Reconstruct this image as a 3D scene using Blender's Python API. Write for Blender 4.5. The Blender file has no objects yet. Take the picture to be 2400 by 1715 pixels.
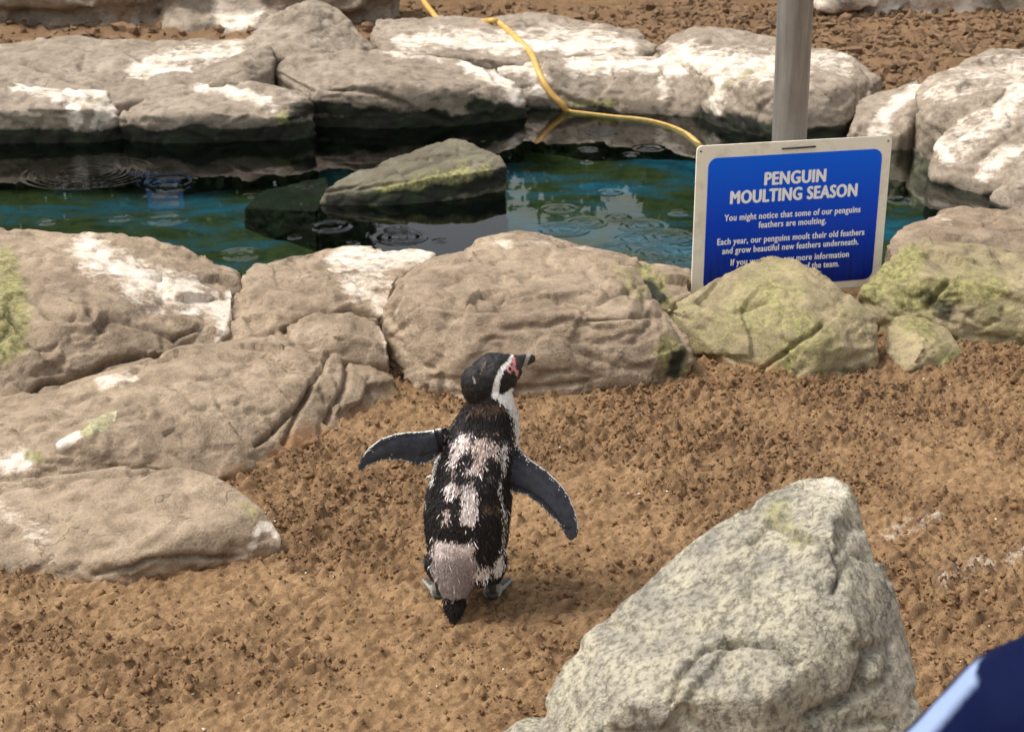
import bpy, bmesh, math, random
import numpy as np
from mathutils import Vector, Matrix

random.seed(7); rng = np.random.default_rng(11)
scene = bpy.context.scene
COL = scene.collection

# ------------------------------------------------------------------ camera
CAM_H = 1.55; PITCH = math.radians(22.4); FPX = 3467.0
cam_d = bpy.data.cameras.new('camera'); cam = bpy.data.objects.new('camera', cam_d); COL.objects.link(cam)
cam.location = (0, 0, CAM_H); cam.rotation_euler = (math.radians(90) - PITCH, 0, 0)
cam_d.sensor_width = 36; cam_d.lens = 36 * FPX / 2400; cam_d.clip_end = 500; cam_d.clip_start = 0.05
cam_d.dof.use_dof = True; cam_d.dof.focus_distance = 3.1; cam_d.dof.aperture_fstop = 10.0
scene.camera = cam
# ------------------------------------------------------------------ sky, sun, exposure (bright overcast drizzle)
SUN_EL, SUN_AZ = math.radians(60), math.radians(-88)      # azimuth measured from +Y (away) towards +X
w = bpy.data.worlds.new('World'); scene.world = w; w.use_nodes = True
nt = w.node_tree; bg = nt.nodes['Background']
sky = nt.nodes.new('ShaderNodeTexSky'); sky.sky_type = 'NISHITA'; sky.sun_disc = False
sky.sun_elevation = SUN_EL; sky.sun_rotation = SUN_AZ; sky.dust_density = 4.0; sky.air_density = 1.0; sky.ozone_density = 1.0
hs = nt.nodes.new('ShaderNodeHueSaturation'); hs.inputs['Saturation'].default_value = 0.22
nt.links.new(sky.outputs[0], hs.inputs['Color']); nt.links.new(hs.outputs[0], bg.inputs[0])
bg.inputs[1].default_value = 0.12
sd = bpy.data.lights.new('sun', 'SUN'); so = bpy.data.objects.new('sun', sd); COL.objects.link(so)
sd.energy = 1.5; sd.angle = math.radians(15); sd.color = (1, .95, .87)
sdir = Vector((math.sin(SUN_AZ) * math.cos(SUN_EL), math.cos(SUN_AZ) * math.cos(SUN_EL), math.sin(SUN_EL)))
so.rotation_euler = sdir.to_track_quat('Z', 'Y').to_euler(); so.location = sdir * 20
vs = scene.view_settings; vs.view_transform = 'Standard'; vs.look = 'None'; vs.exposure = 0.9; vs.gamma = 1
vs.use_curve_mapping = False
scene.render.resolution_x = 1024; scene.render.resolution_y = 731

# ------------------------------------------------------------------ helpers: camera geometry
cp, sp = math.cos(PITCH), math.sin(PITCH)
D2P = 2400 / 2273.0           # measured on a 2273 px wide copy of the photograph
def ray(px, py):
    a = (px - 1200) / FPX; b = (py - 857.5) / FPX
    return a, cp - b * sp, -sp - b * cp
def at_y(px, py, Y):
    x, y, z = ray(px, py); t = Y / y
    return Vector((x * t, Y, CAM_H + z * t))
def at_z(px, py, Z):
    x, y, z = ray(px, py); t = (Z - CAM_H) / z
    return Vector((x * t, y * t, Z))
def dpt(s):                   # (dx, dy, Y) or (dx, dy, None, Z)
    if s[2] is None: return at_z(s[0] * D2P, s[1] * D2P, s[3])
    return at_y(s[0] * D2P, s[1] * D2P, s[2])
def project(V):               # world -> photo pixel (2400 wide)
    V = np.asarray(V); dy = V[:, 1]; dz = V[:, 2] - CAM_H
    f = dy * cp - dz * sp; u = dy * sp + dz * cp
    return 1200 + FPX * V[:, 0] / f, 857.5 - FPX * u / f
# ------------------------------------------------------------------ helpers: noise
def _hash(ix, iy, iz):
    h = (ix.astype(np.uint32) * np.uint32(374761393) + iy.astype(np.uint32) * np.uint32(668265263) + iz.astype(np.uint32) * np.uint32(2246822519))
    h = (h ^ (h >> np.uint32(13))) * np.uint32(1274126177)
    return h ^ (h >> np.uint32(16))
def perlin(P):
    P = np.asarray(P, dtype=np.float64)
    I = np.floor(P).astype(np.int64); F = P - I
    U = F * F * F * (F * (F * 6 - 15) + 10)
    out = np.zeros(len(P))
    for cx in (0, 1):
        wx = U[:, 0] if cx else 1 - U[:, 0]
        for cy in (0, 1):
            wy = U[:, 1] if cy else 1 - U[:, 1]
            for cz in (0, 1):
                wz = U[:, 2] if cz else 1 - U[:, 2]
                h = _hash(I[:, 0] + cx, I[:, 1] + cy, I[:, 2] + cz)
                gx = (h & np.uint32(1023)).astype(np.float64) / 511.5 - 1
                gy = ((h >> np.uint32(10)) & np.uint32(1023)).astype(np.float64) / 511.5 - 1
                gz = ((h >> np.uint32(20)) & np.uint32(1023)).astype(np.float64) / 511.5 - 1
                out += wx * wy * wz * (gx * (F[:, 0] - cx) + gy * (F[:, 1] - cy) + gz * (F[:, 2] - cz))
    return out
def fbm(P, octv=3, gain=.5):
    P = np.asarray(P, dtype=np.float64); o = 0; a = 1.0
    for k in range(octv):
        o = o + a * perlin(P * 2.03 ** k + 17.3 * k); a *= gain
    return o
def ridged(P, octv=3):
    P = np.asarray(P, dtype=np.float64); o = 0; a = 1.0
    for k in range(octv):
        o = o + a * (1 - 2.2 * np.abs(perlin(P * 2.03 ** k + 31.7 * k))); a *= .5
    return o
def sst(a, b, x):
    t = np.clip((x - a) / (b - a), 0, 1); return t * t * (3 - 2 * t)
def poly_dist(X, Y, pts):     # distance of points to a polyline
    best = np.full(len(X), 1e9)
    if len(pts) == 1: return np.hypot(X - pts[0][0], Y - pts[0][1])
    for (x0, y0), (x1, y1) in zip(pts[:-1], pts[1:]):
        dx, dy = x1 - x0, y1 - y0; L = dx * dx + dy * dy + 1e-9
        t = np.clip(((X - x0) * dx + (Y - y0) * dy) / L, 0, 1)
        best = np.minimum(best, np.hypot(X - x0 - t * dx, Y - y0 - t * dy))
    return best
def in_poly(X, Y, pts):
    ins = np.zeros(len(X), bool); n = len(pts)
    for i in range(n):
        x0, y0 = pts[i]; x1, y1 = pts[(i + 1) % n]
        if y0 == y1: continue
        c = ((y0 > Y) != (y1 > Y)) & (X < (x1 - x0) * (Y - y0) / (y1 - y0) + x0)
        ins ^= c
    return ins
def poly_sd(X, Y, pts):       # signed: negative inside
    d = poly_dist(X, Y, list(pts) + [pts[0]])
    return np.where(in_poly(X, Y, pts), -d, d)
# ------------------------------------------------------------------ helpers: meshes
def np_mesh(name, V, F, smooth=True):
    V = np.asarray(V, dtype=np.float32); F = np.asarray(F, dtype=np.int32); k = F.shape[1]
    me = bpy.data.meshes.new(name)
    me.vertices.add(len(V)); me.vertices.foreach_set('co', V.ravel())
    me.loops.add(F.size); me.loops.foreach_set('vertex_index', F.ravel())
    me.polygons.add(len(F)); me.polygons.foreach_set('loop_start', np.arange(0, F.size, k, dtype=np.int32))
    me.polygons.foreach_set('use_smooth', np.full(len(F), smooth))
    me.update(calc_edges=True); me.validate()
    return me
def add_col(me, name, C):
    a = me.color_attributes.new(name, 'FLOAT_COLOR', 'POINT')
    C = np.asarray(C, dtype=np.float32)
    if C.shape[1] == 3: C = np.hstack([C, np.ones((len(C), 1), np.float32)])
    a.data.foreach_set('color', C.ravel())
def verts(me):
    a = np.empty(len(me.vertices) * 3, np.float32); me.vertices.foreach_get('co', a); return a.reshape(-1, 3).astype(np.float64)
def normals(me):
    a = np.empty(len(me.vertices) * 3, np.float32); me.vertex_normals.foreach_get('vector', a); return a.reshape(-1, 3).astype(np.float64)
def set_verts(me, V):
    me.vertices.foreach_set('co', np.asarray(V, np.float32).ravel()); me.update()
def link(name, me, mat=None, parent=None, kind=None, label=None, cat=None, group=None):
    o = bpy.data.objects.new(name, me); COL.objects.link(o)
    if mat: me.materials.append(mat)
    if parent: o.parent = parent
    if kind: o['kind'] = kind
    if label: o['label'] = label
    if cat: o['category'] = cat
    if group: o['group'] = group
    return o
def rebase(o):                # origin to the middle of the thing's foot
    V = verts(o.data); c = np.array([(V[:, 0].min() + V[:, 0].max()) / 2, (V[:, 1].min() + V[:, 1].max()) / 2, V[:, 2].min()])
    set_verts(o.data, V - c); o.location = c
def bm_mesh(name, bm, smooth=False):
    me = bpy.data.meshes.new(name); bm.to_mesh(me); bm.free()
    if smooth: me.polygons.foreach_set('use_smooth', np.full(len(me.polygons), True))
    return me
def remesh(bm, voxel, smooth_it, fac=.5):
    me = bpy.data.meshes.new('tmp'); bm.to_mesh(me); bm.free()
    ob = bpy.data.objects.new('tmp', me); COL.objects.link(ob)
    m = ob.modifiers.new('r', 'REMESH'); m.mode = 'VOXEL'; m.voxel_size = voxel; m.adaptivity = 0
    if smooth_it:
        s = ob.modifiers.new('s', 'SMOOTH'); s.factor = fac; s.iterations = smooth_it
    dg = bpy.context.evaluated_depsgraph_get(); dg.update()
    res = bpy.data.meshes.new_from_object(ob.evaluated_get(dg))
    bpy.data.objects.remove(ob); bpy.data.meshes.remove(me)
    res.polygons.foreach_set('use_smooth', np.full(len(res.polygons), True))
    return res
def box(bm, x0, x1, y0, y1, z0, z1):
    vs_ = [bm.verts.new((x, y, z)) for x in (x0, x1) for y in (y0, y1) for z in (z0, z1)]
    for f in ((0, 1, 3, 2), (4, 6, 7, 5), (0, 4, 5, 1), (2, 3, 7, 6), (0, 2, 6, 4), (1, 5, 7, 3)):
        bm.faces.new([vs_[i] for i in f])
def tube(bm, pts, radii, seg=16, cap=True, up=Vector((0, 0, 1))):
    """closed tube of rings; radii may be floats or (a, b) = half width across / along up"""
    pts = [Vector(p) for p in pts]; rings = []
    for i, p in enumerate(pts):
        t = (pts[min(i + 1, len(pts) - 1)] - pts[max(i - 1, 0)]).normalized()
        s = t.cross(up)
        if s.length < 1e-4: s = t.cross(Vector((0, 1, 0)))
        s.normalize(); n = s.cross(t).normalized()
        r = radii[i] if isinstance(radii, (list, tuple)) else radii
        a, b = r if isinstance(r, (list, tuple)) else (r, r)
        rings.append([bm.verts.new(p + s * (a * math.cos(k * 2 * math.pi / seg)) + n * (b * math.sin(k * 2 * math.pi / seg))) for k in range(seg)])
    for A, B in zip(rings[:-1], rings[1:]):
        for k in range(seg):
            bm.faces.new((A[k], A[(k + 1) % seg], B[(k + 1) % seg], B[k]))
    if cap:
        bm.faces.new(list(reversed(rings[0]))); bm.faces.new(rings[-1])
    return rings
def ellipsoid(bm, c, ax, r):
    """c centre, ax forward direction, r = (forward, side, up)"""
    f = Vector(ax).normalized(); s = f.cross(Vector((0, 0, 1))).normalized(); u = s.cross(f)
    M = Matrix(((f.x * r[0], s.x * r[1], u.x * r[2], c[0]), (f.y * r[0], s.y * r[1], u.y * r[2], c[1]), (f.z * r[0], s.z * r[1], u.z * r[2], c[2]), (0, 0, 0, 1)))
    bmesh.ops.create_icosphere(bm, subdivisions=4, radius=1, matrix=M)
# ------------------------------------------------------------------ helpers: materials
def lin(r, g, b):
    f = lambda c: (c / 255 / 12.92) if c / 255 <= .04045 else ((c / 255 + .055) / 1.055) ** 2.4
    return (f(r), f(g), f(b), 1)
class NT:
    def __init__(s, name):
        s.m = bpy.data.materials.new(name); s.m.use_nodes = True; s.t = s.m.node_tree
        s.b = s.t.nodes['Principled BSDF']; s.out = s.t.nodes['Material Output']
        s.geo = None
    def n(s, typ, **kw):
        nd = s.t.nodes.new(typ)
        for k, v in kw.items(): setattr(nd, k, v)
        return nd
    def put(s, sock, v):
        if hasattr(v, 'is_output'): s.t.links.new(v, sock)
        else: sock.default_value = v
    def pos(s):
        if not s.geo: s.geo = s.n('ShaderNodeNewGeometry').outputs['Position']
        return s.geo
    def noise(s, scale, detail=4, rough=.55, vec=None, stretch=None):
        v = vec or s.pos()
        if stretch:
            mp = s.n('ShaderNodeMapping'); s.put(mp.inputs[0], v); mp.inputs['Scale'].default_value = stretch[:3]
            if len(stretch) > 3: mp.inputs['Rotation'].default_value = stretch[3]
            v = mp.outputs[0]
        nd = s.n('ShaderNodeTexNoise'); s.put(nd.inputs['Vector'], v)
        nd.inputs['Scale'].default_value = scale; nd.inputs['Detail'].default_value = detail; nd.inputs['Roughness'].default_value = rough
        return nd.outputs['Fac']
    def ramp(s, v, stops):
        r = s.n('ShaderNodeValToRGB'); s.put(r.inputs[0], v); e = r.color_ramp.elements
        while len(e) < len(stops): e.new(.5)
        for q, (p, c) in zip(e, stops):
            q.position = p; q.color = c if isinstance(c, tuple) else (c, c, c, 1)
        return r.outputs[0]
    def mix(s, f, a, b, blend='MIX'):
        m = s.n('ShaderNodeMix', data_type='RGBA', blend_type=blend)
        s.put(m.inputs[0], f); s.put(m.inputs[6], a); s.put(m.inputs[7], b); return m.outputs[2]
    def math(s, op, a, b=0.0, clamp=False):
        m = s.n('ShaderNodeMath', operation=op); m.use_clamp = clamp; s.put(m.inputs[0], a); s.put(m.inputs[1], b); return m.outputs[0]
    def attr(s, name):
        a = s.n('ShaderNodeAttribute'); a.attribute_name = name; return a
    def bump(s, h, strength, dist):
        b = s.n('ShaderNodeBump'); s.put(b.inputs['Height'], h); b.inputs['Strength'].default_value = strength; b.inputs['Distance'].default_value = dist
        return b.outputs[0]
    def done(s, color, rough=.7, normal=None, spec=.4):
        s.put(s.b.inputs['Base Color'], color); s.put(s.b.inputs['Roughness'], rough)
        s.b.inputs['Specular IOR Level'].default_value = spec
        if normal is not None: s.put(s.b.inputs['Normal'], normal)
        return s.m
def mask_fac(k, chan, nz, gain=1.0, lo=.35, hi=.75):
    """attribute channel broken up by noise"""
    v = k.math('ADD', k.math('MULTIPLY', chan, gain), k.math('MULTIPLY', k.math('SUBTRACT', nz, .5), 1.3))
    return k.ramp(k.math('MULTIPLY', v, k.math('GREATER_THAN', chan, .02)), [(lo, 0.0), (hi, 1.0)])
def rock_mat(name, c1, c2, c3, pale=False):
    k = NT(name)
    n1 = k.noise(3.2, 5, .6); n2 = k.noise(22, 6, .65); n3 = k.noise(140, 4, .7); n4 = k.noise(9, 5, .6, stretch=(1, 1, 3.2, (.35, .2, 0)))
    col = k.mix(k.ramp(n1, [(.32, 0.0), (.68, 1.0)]), c1, c2)
    col = k.mix(k.math('MULTIPLY', k.ramp(n4, [(.45, 0.0), (.7, 1.0)]), .55), col, c3)
    if pale:
        col = k.mix(k.math('MULTIPLY', k.ramp(n2, [(.42, 0.0), (.6, 1.0)]), .55), col, lin(205, 196, 168))
        sp_ = k.ramp(k.noise(95, 5, .75, stretch=(1, 1.2, .5)), [(.40, 1.0), (.54, 0.0)])
        col = k.mix(k.math('MULTIPLY', sp_, .75), col, lin(84, 79, 66))
    else:
        col = k.mix(k.math('MULTIPLY', k.ramp(n2, [(.36, 1.0), (.56, 0.0)]), .55), col, lin(92, 77, 59))
        col = k.mix(k.math('MULTIPLY', k.ramp(n3, [(.38, 1.0), (.5, 0.0)]), .32), col, lin(80, 68, 55))
        col = k.mix(k.math('MULTIPLY', k.ramp(k.noise(260, 3, .8), [(.56, 0.0), (.66, 1.0)]), .25), col, lin(206, 192, 172))
    ln_ = k.noise(5, 4, .6, stretch=(1, 1, 2.6, (.5, .15, 0))); vein = k.ramp(k.math('ABSOLUTE', k.math('SUBTRACT', ln_, .5)), [(.0, 1.0), (.010, 0.0)])
    col = k.mix(k.math('MULTIPLY', k.math('MULTIPLY', vein, k.ramp(k.noise(2.3, 3), [(.5, 0.0), (.62, 1.0)])), .75), col, lin(58, 46, 35))
    sep = k.n('ShaderNodeSeparateColor'); a = k.attr('mask'); k.put(sep.inputs[0], a.outputs['Color'])
    W, G, B = sep.outputs[0], sep.outputs[1], sep.outputs[2]
    nb = k.noise(17, 8, .78, stretch=(.6, 1, 1.6))
    wf = k.math('MULTIPLY', k.ramp(k.math('ADD', W, k.math('MULTIPLY', k.math('SUBTRACT', nb, .5), 3.4)), [(.40, 0.0), (1.25, 1.0)]), k.ramp(W, [(.0, 0.0), (.45, 1.0)]))
    col = k.mix(k.math('MULTIPLY', wf, .8), col, k.mix(k.noise(14, 3), lin(255, 250, 240), lin(226, 200, 172)))
    gcol = k.mix(k.ramp(k.noise(60, 5, .7), [(.4, 0.0), (.62, 1.0)]), lin(88, 90, 44), lin(168, 162, 100))
    col = k.mix(k.math('MULTIPLY', mask_fac(k, G, k.noise(15, 8, .78)), .72), col, gcol)
    col = k.mix(k.math('MULTIPLY', mask_fac(k, B, k.noise(16, 6, .65, stretch=(1, 1, .5)), 1.15), .96), col, k.mix(k.ramp(k.noise(9, 3), [(.45, 0.0), (.65, 1.0)]), lin(26, 24, 17), lin(34, 46, 22)))  # B: dark stains and algae, with shade under overhangs painted in
    col = k.mix(k.math('MULTIPLY', k.attr('crack_tone').outputs['Fac'], .75), col, lin(62, 48, 36))  # darker brown along the cracks
    # thrown sand lying on the stone
    col = k.mix(k.math('MULTIPLY', mask_fac(k, a.outputs['Alpha'], k.noise(34, 6, .75)), .8), col, lin(150, 108, 70))
    h = k.math('ADD', k.math('MULTIPLY', n2, .28), k.math('MULTIPLY', n3, .30 if not pale else .5))
    h = k.math('ADD', h, k.math('MULTIPLY', n4, .3))
    return k.done(col, .72, k.bump(h, .95, .013 if not pale else .015), .35)
M = {}
M['rock'] = rock_mat('rock_tan', lin(168, 147, 122), lin(132, 113, 92), lin(186, 166, 142))
M['rock_far'] = rock_mat('rock_far', lin(164, 149, 131), lin(132, 118, 101), lin(184, 170, 152))
M['rock_green'] = rock_mat('rock_mossy', lin(166, 151, 116), lin(140, 126, 96), lin(184, 168, 126))
M['rock_pale'] = rock_mat('rock_pale', lin(168, 161, 145), lin(134, 129, 120), lin(190, 182, 160), True)
M['rock_pool'] = rock_mat('rock_pool', lin(112, 107, 86), lin(84, 80, 62), lin(138, 133, 110))
def sand_mat(name, far=False):
    k = NT(name); a = k.attr('mask'); sep = k.n('ShaderNodeSeparateColor'); k.put(sep.inputs[0], a.outputs['Color'])
    n1 = k.noise(5, 5, .6); n2 = k.noise(60, 6, .7); n3 = k.noise(400, 3, .7)
    col = k.mix(k.ramp(n1, [(.35, 0.0), (.65, 1.0)]), lin(180, 146, 106), lin(160, 127, 90))
    col = k.mix(k.math('MULTIPLY', sep.outputs[1], .7, True), col, lin(106, 80, 55))           # damp loose clods
    col = k.mix(k.math('MULTIPLY', k.ramp(n2, [(.42, 1.0), (.56, 0.0)]), .4), col, lin(104, 77, 52))
    col = k.mix(k.math('MULTIPLY', k.ramp(n3, [(.4, 1.0), (.5, 0.0)]), .35), col, lin(96, 72, 50))
    gf = k.math('MULTIPLY', k.ramp(k.noise(38, 7, .75), [(.47, 0.0), (.66, 1.0)]), sep.outputs[0])
    col = k.mix(gf, col, lin(226, 214, 200))
    h = k.math('ADD', n2, k.math('MULTIPLY', n3, .35))
    return k.done(col, .78, k.bump(h, .9, .010), .3)
M['sand'] = sand_mat('sand')
def clod_mat():
    k = NT('clods'); n = k.noise(30, 4); col = k.mix(k.ramp(n, [(.35, 0.0), (.65, 1.0)]), lin(100, 74, 49), lin(138, 105, 71))
    return k.done(col, .8, k.bump(k.noise(250, 3), .6, .003), .3)
M['clod'] = clod_mat()
def plain(name, c, rough=.6, spec=.4, metallic=0, nscale=40, amt=.25, bump=.2, dark=None):
    k = NT(name); n = k.noise(nscale, 5, .65)
    col = k.mix(k.math('MULTIPLY', k.ramp(n, [(.4, 0.0), (.65, 1.0)]), amt), c, dark or tuple(x * .55 for x in c[:3]) + (1,))
    k.b.inputs['Metallic'].default_value = metallic
    return k.done(col, rough, k.bump(n, bump, .004), spec)

# ------------------------------------------------------------------ rocks
WATER = -0.04
ROCKS = []
def rock(name, label, hulls, mat='rock', voxel=.009, sm=3, zb=-.12, under=0.0, amp=1.0, seed=0, back=.12, stains=(), cracks=(), algae=None, sandy=None, green=0.0, white=0.0, crack_tone=.05, cat='rock', zb_list=None, spread=0):
    bm = bmesh.new()
    for hp in hulls:
        P = [dpt(s) for s in hp]; A = []
        cx = sum(p.x for p in P) / len(P); cy = sum(p.y for p in P) / len(P)
        ymid = (min(p.y for p in P) + max(p.y for p in P)) / 2
        for p in P:
            A.append(p)
            q = Vector((p.x, p.y + (under if p.y < ymid else 0), min(zb, p.z - .02)))
            if spread: q = Vector((cx + (q.x - cx) * (1 + spread), cy + (q.y - cy) * (1 + spread), q.z))
            A.append(q)
            if p.y > ymid and back: A.append(Vector((cx + (p.x - cx) * .8, p.y + back, min(zb, p.z - .02) * .5 + (p.z - .06) * .5)))
        b2 = bmesh.new()
        for p in A: b2.verts.new(p)
        r = bmesh.ops.convex_hull(b2, input=b2.verts[:])
        bmesh.ops.delete(b2, geom=[v for v in b2.verts if not v.link_faces], context='VERTS')
        t = bpy.data.meshes.new('h'); b2.to_mesh(t); b2.free(); bm.from_mesh(t); bpy.data.meshes.remove(t)
    me = remesh(bm, voxel * (.76 if voxel < .0105 else .85), sm)
    V = verts(me); N = normals(me); S = V + seed * 7.13
    d = .022 * fbm(S * 2.2, 2) + .0030 * fbm(S * np.array([9, 9, 14.]), 3)
    sg = np.random.default_rng(seed + 100); ext = V.max(0) - V.min(0); ns = int(np.clip(ext[0] * max(ext[1], ext[2]) * 90, 24, 110))
    cs = V[sg.integers(0, len(V), ns)]; gs = sg.standard_normal((ns, 3)); gs /= np.linalg.norm(gs, axis=1)[:, None]
    Wp = (V + .035 * np.stack([perlin(S * 7), perlin(S * 7 + 4), perlin(S * 7 + 8)], 1)) 
    ci = np.concatenate([np.argmin(((Wp[a_:a_ + 4000, None] - cs[None]) ** 2).sum(2), 1) for a_ in range(0, len(V), 4000)])
    d += np.clip(((V - cs[ci]) * gs[ci]).sum(1) * .19, -.015, .015) * (.35 + .65 * sst(-.15, .3, fbm(S * 1.5 + 21, 2)))
    us = S @ np.array([.25, .55, 1.0]) * 8 + 1.1 * fbm(S * 2.2 + 3, 2); us2 = S @ np.array([-.6, .4, .9]) * 15 + 1.3 * fbm(S * 3.2 + 8, 2)
    d += .009 * (us - np.floor(us) - .5) * sst(.02, .4, fbm(S * 1.9 + 5, 2)) + .006 * (us2 - np.floor(us2) - .5) * sst(.05, .4, fbm(S * 2.3 + 11, 2))
    rd = ridged(S @ np.array([[1, .25, .2], [-.2, 1, .3], [.1, -.4, 2.2]]).T * 6.5, 3)
    d += -.005 * sst(1.2, 1.6, rd) * 2 + .0020 * fbm(S * 34, 3)
    d *= amp
    px, py = project(V); X, Y = px / D2P, py / D2P
    vd = V - np.array([0, 0, CAM_H]); vd /= np.linalg.norm(vd, axis=1)[:, None]
    facing = (-(vd * N).sum(1)) > -.1
    jx = 7 * fbm(S * 11, 2); jy = 7 * fbm(S * 11 + 9, 2)
    for pts, wd, dep in cracks:
        q = poly_dist(X + jx, Y + jy, pts); d -= np.where(facing, dep * np.exp(-(q / wd) ** 2), 0)
    V2 = V + N * d[:, None]; set_verts(me, V2)
    CK = np.zeros((len(V), 4), np.float32); CK[:, 3] = 1
    for pts, wd, dep in cracks:
        q = poly_dist(X + jx, Y + jy, pts); CK[:, 0] = np.maximum(CK[:, 0], np.exp(-(q / (wd * .8)) ** 2) * facing)
    C = np.zeros((len(V), 4), np.float32)
    for ch, pts, rad, st in stains:
        q = poly_dist(X + 2.2 * jx, Y + 2.2 * jy, pts); m = st * (1 - sst(0, rad * 1.45, q)) * facing
        k = {'w': 0, 'g': 1, 'b': 2, 's': 3}[ch]; C[:, k] = np.maximum(C[:, k], m)
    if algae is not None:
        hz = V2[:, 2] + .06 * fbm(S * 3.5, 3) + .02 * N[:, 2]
        C[:, 2] = np.maximum(C[:, 2], 1 - sst(algae - .05, algae + .02, hz))  # waterline algae, its near-black also painting the shade of the undercuts
    if green: C[:, 1] = np.maximum(C[:, 1], green * sst(-.35, .25, fbm(S * 4, 3)))
    if white: C[:, 0] = np.maximum(C[:, 0], white * sst(-.1, .45, fbm(S * np.array([2.5, 2.5, 5]), 3)) * sst(-.1, .5, N[:, 2]))
    if sandy is not None: C[:, 3] = (1 - sst(sandy - .03, sandy + .05, V2[:, 2] + .04 * fbm(S * 6, 3))) * .8
    add_col(me, 'mask', C); add_col(me, 'crack_tone', CK)
    o = link(name, me, M[mat], label=label, cat=cat); rebase(o); ROCKS.append(o)
    return o
# --- near bank
rock('boulder', 'broad grey-brown boulder with large white dropping patch beside the pool edge', [
    [(-350, 520, 4.3), (0, 510, 4.3), (200, 521, 4.3), (330, 519, 4.32), (420, 540, 4.3), (470, 568, 4.25), (528, 606, 4.2), (520, 660, 4.0), (503, 740, 3.82), (440, 806, 3.7),
     (150, 600, 3.95), (130, 705, 3.6), (0, 700, 3.55), (-350, 720, 3.5), (-350, 940, 3.3), (0, 925, 3.3), (90, 850, 3.45), (260, 800, 3.58), (300, 640, 3.85)]],
    voxel=.010, seed=1, sandy=.0, stains=[('w', [(190, 545), (260, 590), (340, 630), (430, 655), (490, 690)], 52, 1.0), ('w', [(300, 625), (360, 640)], 60, .95), ('w', [(515, 640), (498, 720), (480, 785), (440, 805)], 16, 1.1),
            ('g', [(0, 600), (20, 680), (15, 760)], 62, 1.1), ('w', [(240, 560), (420, 640)], 40, .8)],
    cracks=[([(0, 925), (60, 880), (100, 845), (190, 835), (240, 805), (330, 790), (440, 800)], 6, .03), ([(215, 740), (240, 700), (330, 720), (420, 765)], 7, .016), ([(390, 745), (440, 722)], 4, .02), ([(60, 655), (120, 700), (200, 720)], 6, .012), ([(190, 700), (230, 735)], 5, .012)])
rock('boulder', 'long low sandy-brown boulder with two curved cracks running down to the sand', [
    [(-350, 960, 3.15), (0, 938, 3.2), (150, 872, 3.35), (440, 812, 3.5), (560, 747, 3.68), (640, 744, 3.7), (760, 780, 3.65), (870, 830, 3.6), (895, 885, None, -.01), (700, 935, None, -.01), (690, 995, None, -.01), (560, 1010, None, -.01),
     (480, 1065, 3.05), (0, 1110, 2.9), (-350, 1130, 2.9), (300, 905, 3.22), (500, 880, 3.3), (650, 850, 3.4), (150, 980, 3.0)]],
    voxel=.009, seed=2, sandy=.005, stains=[('g', [(190, 960), (240, 932)], 16, 1.6), ('w', [(138, 988), (175, 970), (205, 950), (245, 930)], 13, 1.7), ('w', [(0, 1025), (50, 1015)], 32, 1.0), ('g', [(60, 1008), (85, 1012)], 18, .9), ('w', [(0, 1100), (90, 1120)], 40, .5), ('w', [(220, 850), (300, 838)], 14, .8), ('s', [(520, 830), (640, 790)], 60, .45), ('s', [(560, 1000), (700, 930)], 30, .9)],
    cracks=[([(735, 780), (690, 860), (670, 900), (610, 950), (565, 990)], 5, .022), ([(690, 850), (660, 920), (625, 985)], 5, .018), ([(772, 790), (765, 860), (740, 900), (728, 930)], 6, .022), ([(370, 960), (390, 945)], 5, .01)])
rock('boulder', 'smooth rounded brown boulder lying lowest on the sand, white splash on its tip', [
    [(-350, 1100, 2.85), (0, 1092, 2.85), (250, 1060, 2.88), (380, 1028, 2.93), (480, 1058, 2.87), (590, 1130, 2.78), (632, 1205, 2.74), (565, 1252, None, -.01), (400, 1262, None, -.01), (190, 1308, None, -.01), (0, 1245, None, -.01), (-350, 1260, None, -.01),
     (200, 1150, 2.72), (450, 1175, 2.69), (300, 1240, 2.61), (540, 1190, 2.71)]],
    voxel=.008, seed=3, sandy=.0, amp=.75, stains=[('w', [(555, 1210), (580, 1170), (605, 1165), (630, 1210)], 14, .95), ('w', [(510, 1245), (540, 1230)], 9, .8), ('w', [(0, 1110), (80, 1180)], 50, .5), ('g', [(540, 1125), (570, 1140)], 22, .6)],
    cracks=[([(0, 1085), (180, 1058), (300, 1055), (380, 1025)], 6, .012), ([(210, 1275), (290, 1262), (330, 1240), (400, 1235), (520, 1235)], 5, .016)])
rock('boulder', 'white-topped grey boulder between the broad stained boulder and the cracked central one', [
    [(528, 602, 4.25), (560, 590, 4.3), (640, 560, 4.35), (780, 545, 4.4), (880, 548, 4.38), (965, 562, 4.33), (875, 620, 4.05), (855, 700, 3.90), (500, 772, 3.78), (505, 700, 3.95), (560, 640, 4.05), (780, 615, 4.1), (700, 690, 3.88)]],
    seed=4, stains=[('w', [(760, 570), (880, 560), (960, 562)], 50, .95), ('w', [(780, 640), (850, 620), (850, 680)], 40, .75), ('w', [(830, 650), (855, 720)], 18, .9)],
    cracks=[([(630, 735), (650, 715), (700, 691), (780, 687), (845, 706), (868, 760)], 8, .035), ([(530, 640), (560, 625), (660, 640)], 5, .012), ([(655, 690), (720, 680), (770, 660)], 8, .012)])
rock('boulder', 'small plain brown boulder tucked under the white-topped grey one', [
    [(636, 722, 3.74), (700, 695, 3.76), (780, 691, 3.76), (842, 712, 3.75), (862, 760, 3.68), (864, 808, 3.64), (760, 800, 3.60), (640, 770, 3.66), (740, 745, 3.63)]],
    seed=5, amp=.6, stains=[('w', [(850, 730), (858, 790)], 8, .8)])
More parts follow.
